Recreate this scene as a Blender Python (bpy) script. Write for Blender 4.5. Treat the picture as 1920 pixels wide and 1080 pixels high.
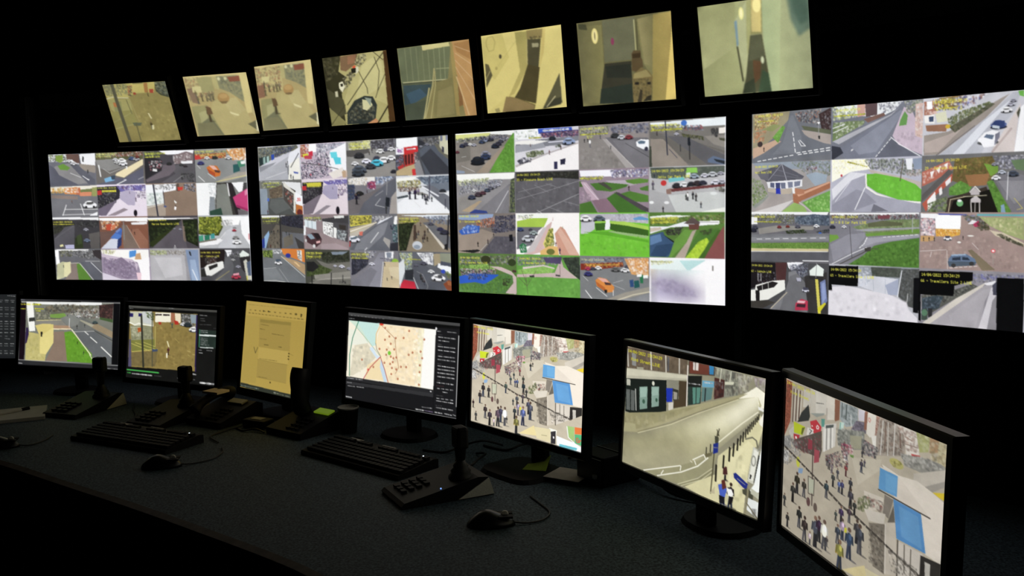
import bpy, bmesh, math, random
import numpy as np
from mathutils import Matrix, Vector

# ---------------------------------------------------------------- camera, world, exposure
for o in list(bpy.data.objects):
    bpy.data.objects.remove(o, do_unlink=True)
scene = bpy.context.scene
C = scene.collection
EYE = 1.54                      # height of the lens above the floor
PITCH, ROLL, FPX = 0.10037, -0.01911, 1739.5
fw = Vector((0, math.cos(PITCH), -math.sin(PITCH)))
up0 = Vector((0, math.sin(PITCH), math.cos(PITCH)))
r0 = Vector((1, 0, 0))
rt = r0 * math.cos(ROLL) + up0 * math.sin(ROLL)
up = -r0 * math.sin(ROLL) + up0 * math.cos(ROLL)
cam_d = bpy.data.cameras.new('camera')
cam_d.sensor_width = 36.0
cam_d.lens = FPX * 36.0 / 1920.0
cam_d.clip_start = 0.02
cam = bpy.data.objects.new('camera', cam_d)
C.objects.link(cam)
cam.matrix_world = Matrix(((rt.x, up.x, -fw.x, 0), (rt.y, up.y, -fw.y, 0), (rt.z, up.z, -fw.z, EYE), (0, 0, 0, 1)))
scene.camera = cam
world = bpy.data.worlds.new('world')
scene.world = world
world.use_nodes = True
world.node_tree.nodes['Background'].inputs[0].default_value = (0.02, 0.022, 0.03, 1)
world.node_tree.nodes['Background'].inputs[1].default_value = 0.05
vs = scene.view_settings
vs.view_transform = 'Standard'
vs.look = 'None'
vs.exposure = 0.0
vs.gamma = 1.0
vs.use_curve_mapping = False
scene.cycles.max_bounces = 5
scene.cycles.diffuse_bounces = 3
scene.cycles.glossy_bounces = 2
SCREEN_GAIN = 1.0               # all light in the room comes from the screens

# ---------------------------------------------------------------- materials
def srgb(c):
    c = np.asarray(c, dtype=np.float64)
    return np.where(c <= 0.04045, c / 12.92, ((c + 0.055) / 1.055) ** 2.4)

def mat(name, col, rough=0.5, spec=0.5, metal=0.0, noise=0.0, scale=60.0, bump=0.0, col2=None):
    m = bpy.data.materials.new(name)
    m.use_nodes = True
    nt = m.node_tree
    b = nt.nodes['Principled BSDF']
    b.inputs['Base Color'].default_value = (*col, 1)
    b.inputs['Roughness'].default_value = rough
    b.inputs['Specular IOR Level'].default_value = spec
    b.inputs['Metallic'].default_value = metal
    tc = nt.nodes.new('ShaderNodeTexCoord')
    tx = nt.nodes.new('ShaderNodeTexNoise')
    tx.inputs['Scale'].default_value = scale
    tx.inputs['Detail'].default_value = 4
    nt.links.new(tc.outputs['Object'], tx.inputs['Vector'])
    if noise > 0:
        rp = nt.nodes.new('ShaderNodeValToRGB')
        c2 = col2 or tuple(min(1, c * (1 + noise)) for c in col)
        c1 = tuple(c * (1 - noise) for c in col)
        rp.color_ramp.elements[0].position = 0.35
        rp.color_ramp.elements[1].position = 0.68
        rp.color_ramp.elements[0].color = (*c1, 1)
        rp.color_ramp.elements[1].color = (*c2, 1)
        nt.links.new(tx.outputs['Fac'], rp.inputs['Fac'])
        nt.links.new(rp.outputs['Color'], b.inputs['Base Color'])
    if bump > 0:
        bp = nt.nodes.new('ShaderNodeBump')
        bp.inputs['Strength'].default_value = bump
        bp.inputs['Distance'].default_value = 0.002
        nt.links.new(tx.outputs['Fac'], bp.inputs['Height'])
        nt.links.new(bp.outputs['Normal'], b.inputs['Normal'])
    return m

def glow(name, col, strength):
    m = mat(name, tuple(c * 0.2 for c in col), 0.4)
    b = m.node_tree.nodes['Principled BSDF']
    b.inputs['Emission Color'].default_value = (*col, 1)
    b.inputs['Emission Strength'].default_value = strength
    return m

M = {
    'plastic': mat('black_plastic', (0.005, 0.005, 0.0055), 0.58, 0.2, noise=0.15, scale=300, bump=0.15),
    'gloss': mat('gloss_black_plastic', (0.006, 0.006, 0.007), 0.33, 0.4, noise=0.1, scale=200),
    'grey': mat('grey_plastic', (0.80, 0.78, 0.70), 0.5, 0.4, noise=0.1, scale=250, bump=0.1),
    'keys': mat('key_plastic', (0.005, 0.005, 0.006), 0.65, 0.2, noise=0.15, scale=300, bump=0.1),
    'keylab': mat('label_plastic', (0.42, 0.42, 0.40), 0.6, 0.3, noise=0.1, scale=200),
    'metal': mat('grey_metal', (0.10, 0.10, 0.105), 0.4, 0.5, 0.8, noise=0.1, scale=120),
    'desk': mat('desk_laminate', (0.076, 0.108, 0.135), 0.7, 0.2, noise=0.7, scale=170, bump=0.08),
    'edge': mat('desk_edge', (0.075, 0.055, 0.042), 0.6, 0.25, noise=0.3, scale=40),
    'panel': mat('black_board', (0.010, 0.010, 0.011), 0.8, 0.2, noise=0.2, scale=90, bump=0.1),
    'wall': mat('dark_wall_paint', (0.035, 0.037, 0.042), 0.9, 0.2, noise=0.15, scale=8, bump=0.1),
    'ceil': mat('ceiling_board', (0.05, 0.05, 0.05), 0.95, 0.1, noise=0.15, scale=30, bump=0.2),
    'carpet': mat('carpet', (0.012, 0.012, 0.014), 1.0, 0.05, noise=0.5, scale=500, bump=0.5),
    'trim': mat('frame_profile', (0.16, 0.165, 0.17), 0.5, 0.4, 0.3, noise=0.1, scale=60),
    'paper': mat('white_paper', (0.72, 0.70, 0.64), 0.85, 0.2, noise=0.06, scale=30),
    'pink': mat('pink_paper', (0.95, 0.80, 0.72), 0.85, 0.2, noise=0.06, scale=40),
    'green': mat('green_note', (0.55, 0.7, 0.10), 0.85, 0.2, noise=0.08, scale=40),
    'blue': mat('blue_grey_card', (0.35, 0.42, 0.5), 0.8, 0.2, noise=0.08, scale=40),
    'cable': mat('cable_rubber', (0.012, 0.012, 0.012), 0.5, 0.4, noise=0.1, scale=100),
    'lcd': glow('green_lcd', (0.26, 0.42, 0.02), 0.35),
    'led': glow('white_led', (0.8, 0.9, 1.0), 1.5),
    'led_blue': glow('blue_led', (0.2, 0.4, 1.0), 1.2),
}
mp = bpy.data.materials.new('screen_picture')
mp.use_nodes = True
_b = mp.node_tree.nodes['Principled BSDF']
_a = mp.node_tree.nodes.new('ShaderNodeAttribute')
_a.attribute_name = 'picture'
mp.node_tree.links.new(_a.outputs['Color'], _b.inputs['Emission Color'])
_b.inputs['Emission Strength'].default_value = SCREEN_GAIN
_b.inputs['Base Color'].default_value = (0.004, 0.004, 0.004, 1)
_b.inputs['Roughness'].default_value = 0.5
_b.inputs['Specular IOR Level'].default_value = 0.25
M['picture'] = mp
mp.cycles.emission_sampling = 'NONE'   # the many small lit faces are found by bounced rays

# ---------------------------------------------------------------- mesh helpers
def obj(name, bm, m, parent=None, smooth=False):
    bmesh.ops.recalc_face_normals(bm, faces=bm.faces[:])
    me = bpy.data.meshes.new(name)
    bm.to_mesh(me)
    bm.free()
    me.materials.append(M[m])
    if smooth:
        for p in me.polygons:
            p.use_smooth = True
    o = bpy.data.objects.new(name, me)
    C.objects.link(o)
    if parent is not None:
        o.parent = parent
    return o

def thing(name, label, cat, loc, rz=0.0, group=None):
    o = bpy.data.objects.new(name, None)
    o.empty_display_size = 0.05
    C.objects.link(o)
    o.location = loc
    o.rotation_euler = (0, 0, rz)
    return tag(o, label, cat, group)

def tag(o, label, cat, group=None):
    o['label'] = label
    o['category'] = cat
    if group:
        o['group'] = group
    return o

def struct(name, bm, m, label=None):
    o = obj(name, bm, m)
    o['kind'] = 'structure'
    if label:
        o['label'] = label
    return o

def box(bm, cx, cy, cz, sx, sy, sz, mtx=None, bev=0.0):
    n0 = len(bm.verts)
    r = bmesh.ops.create_cube(bm, size=1.0)
    vs_ = r['verts']
    for v in vs_:
        v.co = Vector((cx + v.co.x * sx, cy + v.co.y * sy, cz + v.co.z * sz))
    if bev > 0:
        es = list({e for v in vs_ for e in v.link_edges})
        rb = bmesh.ops.bevel(bm, geom=es, offset=bev, segments=2, affect='EDGES', profile=0.5)
    bm.verts.ensure_lookup_table()
    if mtx is not None:
        for v in bm.verts[n0:]:
            v.co = mtx @ v.co
    return bm

def tube(bm, pts, r, seg=8, caps=True):
    pts = [Vector(p) for p in pts]
    rs = r if isinstance(r, (list, tuple)) else [r] * len(pts)
    rings = []
    for i, p in enumerate(pts):
        t = (pts[min(i + 1, len(pts) - 1)] - pts[max(i - 1, 0)]).normalized()
        a = Vector((0, 0, 1)) if abs(t.z) < 0.9 else Vector((1, 0, 0))
        u_ = t.cross(a).normalized()
        w_ = t.cross(u_)
        rings.append([bm.verts.new(p + (u_ * math.cos(k * 2 * math.pi / seg) + w_ * math.sin(k * 2 * math.pi / seg)) * rs[i]) for k in range(seg)])
    for a, b in zip(rings, rings[1:]):
        for k in range(seg):
            bm.faces.new((a[k], a[(k + 1) % seg], b[(k + 1) % seg], b[k]))
    if caps:
        bm.faces.new(rings[0])
        bm.faces.new(rings[-1][::-1])
    return bm

def spline(pts, n=8):
    P = [Vector(p) for p in pts]
    P = [P[0]] + P + [P[-1]]
    out = []
    for i in range(1, len(P) - 2):
        for k in range(n):
            t = k / n
            a, b, c, d = P[i - 1], P[i], P[i + 1], P[i + 2]
            out.append(0.5 * ((2 * b) + (c - a) * t + (2 * a - 5 * b + 4 * c - d) * t * t + (3 * b - a - 3 * c + d) * t ** 3))
    out.append(P[-2])
    return out

def prism(bm, poly, z0, z1, top=None):
    lo = [bm.verts.new((x, y, z0)) for x, y in poly]
    hi = [bm.verts.new((x, y, z1)) for x, y in (top or poly)]
    n = len(poly)
    bm.faces.new(lo[::-1])
    bm.faces.new(hi)
    for i in range(n):
        bm.faces.new((lo[i], lo[(i + 1) % n], hi[(i + 1) % n], hi[i]))
    return bm

def profile(bm, pts, x0, x1):
    """closed profile in (y, z), extruded along x"""
    a = [bm.verts.new((x0, y, z)) for y, z in pts]
    b = [bm.verts.new((x1, y, z)) for y, z in pts]
    n = len(pts)
    bm.faces.new(a)
    bm.faces.new(b[::-1])
    for i in range(n):
        bm.faces.new((a[i], a[(i + 1) % n], b[(i + 1) % n], b[i]))
    return bm

def lathe(bm, prof, seg=20, sx=1.0, sy=1.0, mtx=None):
    rings = []
    for r, z in prof:
        rings.append([bm.verts.new((r * sx * math.cos(k * 2 * math.pi / seg), r * sy * math.sin(k * 2 * math.pi / seg), z)) for k in range(seg)])
    for a, b in zip(rings, rings[1:]):
        for k in range(seg):
            bm.faces.new((a[k], a[(k + 1) % seg], b[(k + 1) % seg], b[k]))
    bm.faces.new(rings[0][::-1])
    bm.faces.new(rings[-1])
    if mtx is not None:
        for ring in rings:
            for v in ring:
                v.co = mtx @ v.co
    return bm

# ---------------------------------------------------------------- the pictures on the screens
FONT = dict(zip('0123456789/:-ABCDEGHIJKLMNPQRSTVabcdefghiklmnoprstuvwy', (
    '3E5149453E 00427F4000 4261514946 2141454B31 1814127F10 2745454539 3C4A494930 0171090503 3649494936 064949291E '
    '2010080402 0036360000 0808080808 7E1111117E 7F49494936 3E41414122 7F4141221C 7F49494941 3E4149497A 7F0808087F 00417F4100 2040413F01 '
    '7F08142241 7F40404040 7F020C027F 7F0408107F 7F09090906 3E4151215E 7F09192946 4649494931 01017F0101 1F2040201F '
    '2054545478 7F48444438 3844444420 384444487F 3854545418 087E090102 0C5252523E 7F08040478 00447D4000 7F10284400 00417F4000 7C04180478 '
    '7C08040478 3844444438 7C14141408 7C08040408 4854545420 043F444020 3C4040207C 1C2040201C 3C4030403C 0C5050503C').split()))

def hexc(s):
    if len(s) == 3:
        s = s[0] * 2 + s[1] * 2 + s[2] * 2
    return np.array([int(s[i:i + 2], 16) / 255 for i in (0, 2, 4)], dtype=np.float32)

def blur(a, r):
    r = int(max(1, r))
    for ax in (0, 1):
        p = np.concatenate([np.repeat(np.take(a, [0], ax), r + 1, ax), a, np.repeat(np.take(a, [-1], ax), r, ax)], ax)
        c = np.cumsum(p, ax, dtype=np.float64)
        n = a.shape[ax]
        a = (np.take(c, range(2 * r + 1, 2 * r + 1 + n), ax) - np.take(c, range(0, n), ax)) / (2 * r + 1)
    return a.astype(np.float32)

class Painter:
    """draws a camera picture, polygon by polygon, into an array in the screen's own coordinates"""
    def __init__(s, pw, ph, seed, K=1.55):
        s.W, s.H = int(pw * K) // 2 * 2, int(ph * K) // 2 * 2
        s.a = np.zeros((s.H, s.W, 3), dtype=np.float32)
        s.clip = (0, 0, s.W, s.H)
        s.tall = s.mottle = 1.0
        s.rng = np.random.default_rng(seed)
        s.ku, s.kv, s.ks = s.W / 1000, s.H / 1000, s.H / 1000
    def P(s, t):
        if t == ['all']:
            x0, y0, x1, y1 = s.clip
            return np.array([(x0, y0), (x1, y0), (x1, y1), (x0, y1)], float)
        return np.array([[float(q) for q in a.split(',')[:2]] for a in t]) * (s.ku, s.kv)
    def bounds(s, lo, hi):
        x0, y0, x1, y1 = s.clip
        return max(x0, int(lo[0]) - 1), max(y0, int(lo[1]) - 1), min(x1, int(hi[0]) + 2), min(y1, int(hi[1]) + 2)
    def mask(s, P):
        x0, y0, x1, y1 = s.bounds(P.min(0), P.max(0))
        if x1 <= x0 or y1 <= y0:
            return None
        yy, xx = np.mgrid[y0:y1, x0:x1] + 0.5
        m = np.zeros(yy.shape, bool)
        for (ax, ay), (bx, by) in zip(P, np.roll(P, -1, 0)):
            if ay == by:
                continue
            m ^= ((ay > yy) != (by > yy)) & (xx < (bx - ax) * (yy - ay) / (by - ay) + ax)
        return m, (slice(y0, y1), slice(x0, x1)), xx, yy
    def poly(s, P, c, c2=None, ax=1):
        r = s.mask(P)
        if r is None:
            return
        m, sl, xx, yy = r
        if c2 is None:
            s.a[sl][m] = c
        else:
            q = (yy if ax else xx)
            lo, hi = P[:, ax].min(), P[:, ax].max()
            t = np.clip((q - lo) / max(1e-6, hi - lo), 0, 1)[..., None]
            s.a[sl][m] = (c * (1 - t) + c2 * t).astype(np.float32)[m]
    def soft(s, lo, hi, fn, c):
        x0, y0, x1, y1 = s.bounds(lo, hi)
        if x1 <= x0 or y1 <= y0:
            return
        yy, xx = np.mgrid[y0:y1, x0:x1] + 0.5
        al = np.clip(fn(xx, yy), 0, 1)[..., None].astype(np.float32)
        v = s.a[y0:y1, x0:x1]
        v[...] = v * (1 - al) + c * al
    def seg(s, a, b, w, c):
        a, b = np.asarray(a, float), np.asarray(b, float)
        d = b - a
        L = max(1e-6, d @ d)
        def fn(xx, yy):
            t = np.clip(((xx - a[0]) * d[0] + (yy - a[1]) * d[1]) / L, 0, 1)
            return w / 2 + 0.5 - np.hypot(xx - a[0] - t * d[0], yy - a[1] - t * d[1])
        s.soft(np.minimum(a, b) - w, np.maximum(a, b) + w, fn, c)
    def ell(s, x, y, rx, ry, c):
        m = max(0.6, min(rx, ry))
        s.soft((x - rx - 1, y - ry - 1), (x + rx + 1, y + ry + 1), lambda X, Y: (1 - np.hypot((X - x) / max(rx, .5), (Y - y) / max(ry, .5))) * m + 0.5, c)
    def clutter(s, P, cols, size, dens):
        r = s.mask(P)
        if r is None:
            return
        m, sl, xx, yy = r
        ys, xs = np.nonzero(m)
        if not len(ys):
            return
        size = size * .8
        reg = s.a[sl].copy()
        n = int(dens * len(ys) / max(2.0, size * size) * 2.2) + 1
        H_, W_ = m.shape
        mean = sum(cols) / len(cols)
        mix = .65 if size < 5 else .5
        tall = s.tall
        for i in s.rng.integers(0, len(ys), min(n, 900)):
            cx, cy = xs[i], ys[i]
            w, h = size * s.rng.uniform(.1, .6), size * s.rng.uniform(.15, .75) * tall
            X0, X1, Y0, Y1 = int(max(0, cx - w)), int(min(W_, cx + w + 1)), int(max(0, cy - h)), int(min(H_, cy + h + 1))
            c = (mean + (cols[s.rng.integers(len(cols))] - mean) * .8) * s.rng.uniform(.85, 1.12)
            if i & 1:
                w, h = w * .5, h * .5
            v = reg[Y0:Y1, X0:X1]
            v[...] = v * (1 - mix) + c * mix
        if size > 4:
            reg = blur(reg, size * .22)
        elif size > 2.2:
            reg = .5 * reg + .5 * blur(reg, 1)
        s.a[sl][m] = reg[m]
    def run(s, lines):
        for ln in lines:
            t = ln.split()
            k = t[0]
            if k == 'T':
                r, c = int(t[1]), int(t[2])
                s.clip = (round(c * s.W / 4), round(r * s.H / 4), round((c + 1) * s.W / 4), round((r + 1) * s.H / 4))
            elif k == 'F':
                s.clip = (0, 0, s.W, s.H)
                s.tall = float(t[1])
                s.mottle = float((t + ['1'])[2]) if len(t) > 2 else s.mottle
            elif k == 'z':
                L = s.a.mean(2, keepdims=True)
                f_ = float(t[3])
                g_ = float(t[4]) if len(t) > 4 else 1.0
                s.a = np.clip(((L + (s.a - L) * float(t[1])) * (1 - f_) + hexc(t[2]) * f_) * g_, 0, 1).astype(np.float32)
            elif k == 'p':
                s.poly(s.P(t[2:]), hexc(t[1]))
            elif k in 'gh':
                s.poly(s.P(t[3:]), hexc(t[1]), hexc(t[2]), 1 if k == 'g' else 0)
            elif k == 'l':
                P = s.P(t[3:])
                for a, b in zip(P, P[1:]):
                    s.seg(a, b, max(.8, float(t[2]) * s.ks), hexc(t[1]))
            elif k == 'd':
                P = s.P(t[4:])
                L = np.concatenate([[0], np.cumsum(np.hypot(*np.diff(P, axis=0).T))])
                n = int(t[3])
                for i in range(n):
                    q = [(i + .2) / n * L[-1], (i + .8) / n * L[-1]]
                    A = [np.array([np.interp(v, L, P[:, 0]), np.interp(v, L, P[:, 1])]) for v in q]
                    s.seg(A[0], A[1], max(.8, float(t[2]) * s.ks), hexc(t[1]))
            elif k == 'n':
                s.clutter(s.P(t[4:]), [hexc(c) for c in t[1].split(',')], max(1.6, float(t[2]) * s.ks), float(t[3]))
            elif k == 'e':
                (x, y), = s.P([t[2]])
                s.ell(x, y, float(t[3]) * s.ks, float(t[4]) * s.ks, hexc(t[1]))
            elif k == 'k':
                r = float(t[2]) * s.ks
                for x, y in s.P(t[3:]):
                    s.ell(x, y, r, r * 1.25, hexc(t[1]))
                    s.ell(x - .3 * r, y - .3 * r, r * .4, r * .4, hexc('e8c8b8'))
            elif k == 'c':
                (x, y), = s.P([t[2]])
                w = float(t[3]) * s.ks
                c = hexc(t[1])
                s.ell(x, y + .2 * w, .52 * w, .14 * w, c * .25 + .06)
                s.ell(x, y + .04 * w, .5 * w, .2 * w, c)
                s.ell(x - .03 * w, y - .1 * w, .33 * w, .17 * w, c * .95)
                s.ell(x - .03 * w, y - .06 * w, .26 * w, .075 * w, c * .35 + .1)
                s.ell(x - .02 * w, y - .18 * w, .2 * w, .06 * w, np.minimum(1, c * 1.08 + .03))
                s.ell(x - .28 * w, y + .17 * w, .08 * w, .08 * w, hexc('1c1c20'))
                s.ell(x + .28 * w, y + .17 * w, .08 * w, .08 * w, hexc('1c1c20'))
            elif k == 'm':
                c = hexc(t[1])
                for q in t[2:]:
                    (x, y), = s.P([q])
                    h = float(q.split(',')[2]) * s.ks
                    g = s.a[int(np.clip(y, 0, s.H - 1)), int(np.clip(x, 0, s.W - 1))].copy()
                    s.ell(x + .1 * h, y, .16 * h, .035 * h, c * .2 + .55 * g)
                    lc = [c * .6, c * .45 + .05, hexc('2c3448'), hexc('222226'), hexc('4a4a50')][s.rng.integers(5)]
                    sp = s.rng.uniform(.02, .07)
                    s.seg((x - sp * h, y), (x - .02 * h, y - .48 * h), .075 * h, lc)
                    s.seg((x + sp * h, y - .02 * h), (x + .025 * h, y - .48 * h), .075 * h, lc * .8)
                    c1 = np.clip(c * s.rng.uniform(.75, 1.35) + s.rng.normal(0, .018, 3), 0, 1).astype(np.float32)
                    s.ell(x, y - .62 * h, .095 * h, .21 * h, c1)
                    s.ell(x + .03 * h, y - .7 * h, .05 * h, .1 * h, np.clip(c1 * 1.5, 0, 1))
                    s.seg((x - .1 * h, y - .75 * h), (x - .12 * h, y - .5 * h), .05 * h, c1 * .8)
                    s.seg((x + .1 * h, y - .75 * h), (x + .12 * h, y - .52 * h), .05 * h, c1 * .7)
                    s.ell(x, y - .92 * h, .058 * h, .075 * h, hexc('7a5a48') * s.rng.uniform(.4, 1.0) + c * .1)
            elif k == 'b':
                P = s.P(t[2:])
                r = s.mask(P)
                m, sl, xx, yy = r
                s.a[sl][m] = blur(s.a, float(t[1]) * s.ks)[sl][m]
            elif k == 't':
                (x, y), = s.P([t[3]])
                h = max(4.0, float(t[2]) * s.ks)
                c = hexc(t[1])
                px = h / 8 * .78
                for ch in ' '.join(t[4:]):
                    g = FONT.get(ch)
                    if g:
                        for i in range(5):
                            b = int(g[2 * i:2 * i + 2], 16)
                            for j in range(7):
                                if b >> j & 1:
                                    X, Y = x + i * px, y + j * h / 8
                                    s.soft((X - 1, Y - 1), (X + px + 1, Y + h / 8 + 1), lambda xx, yy: 1.25 * np.clip(px / 2 + .6 - abs(xx - X - px / 2), 0, 1) * np.clip(h / 16 + .6 - abs(yy - Y - h / 16), 0, 1), c)
                    x += 6 * px
            elif k == 'u':
                A, B = s.P(t[3:5])
                n, d = max(1, int(t[5])), float(t[6])
                h = max(.9, float(t[2]) * s.ks)
                c = hexc(t[1])
                for i in range(n):
                    a0 = (i + .5 - d / 2) / n
                    a1 = (i + .5 + d / 2) / n
                    q, w = A + (B - A) * a0, A + (B - A) * a1
                    nn = max(1, int(abs(w[0] - q[0]) / 2.2))
                    for j in range(nn):
                        e, f_ = q + (w - q) * j / nn, q + (w - q) * (j + .7) / nn
                        s.seg(e, f_, h * s.rng.uniform(.5, 1.0), c * s.rng.uniform(.6, 1.0))
    def grid(s):
        a = blur(s.a, 1) * .5 + s.a * .5
        lo = blur(blur(s.rng.normal(0, 1, (s.H, s.W, 1)).astype(np.float32), 5), 4)
        mid = blur(s.rng.normal(0, 1, (s.H, s.W, 1)).astype(np.float32), 1)
        ex = np.clip(a[..., 1] - np.maximum(a[..., 0], a[..., 2]), 0, 1)      # camera greens lean to yellow
        a[..., 0] += .2 * ex
        a[..., 2] += .1 * ex
        lo2 = blur(blur(s.rng.normal(0, 1, (s.H, s.W, 1)).astype(np.float32), 14), 10)
        w_ = np.clip(1.0 - a.max(2, keepdims=True), 0, 1) ** .5 * s.mottle
        a = a * (1 + w_ * (.03 * lo2 / lo2.std() + .01 * lo / lo.std() + .008 * mid / mid.std()))
        a = a.reshape(s.H // 2, 2, s.W // 2, 2, 3).mean((1, 3))
        a = a * (1 + s.rng.normal(0, .007, a.shape[:2])[..., None]) + s.rng.normal(0, .003, a.shape)
        return srgb(np.clip(a, 0, 1)).astype(np.float32)

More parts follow.
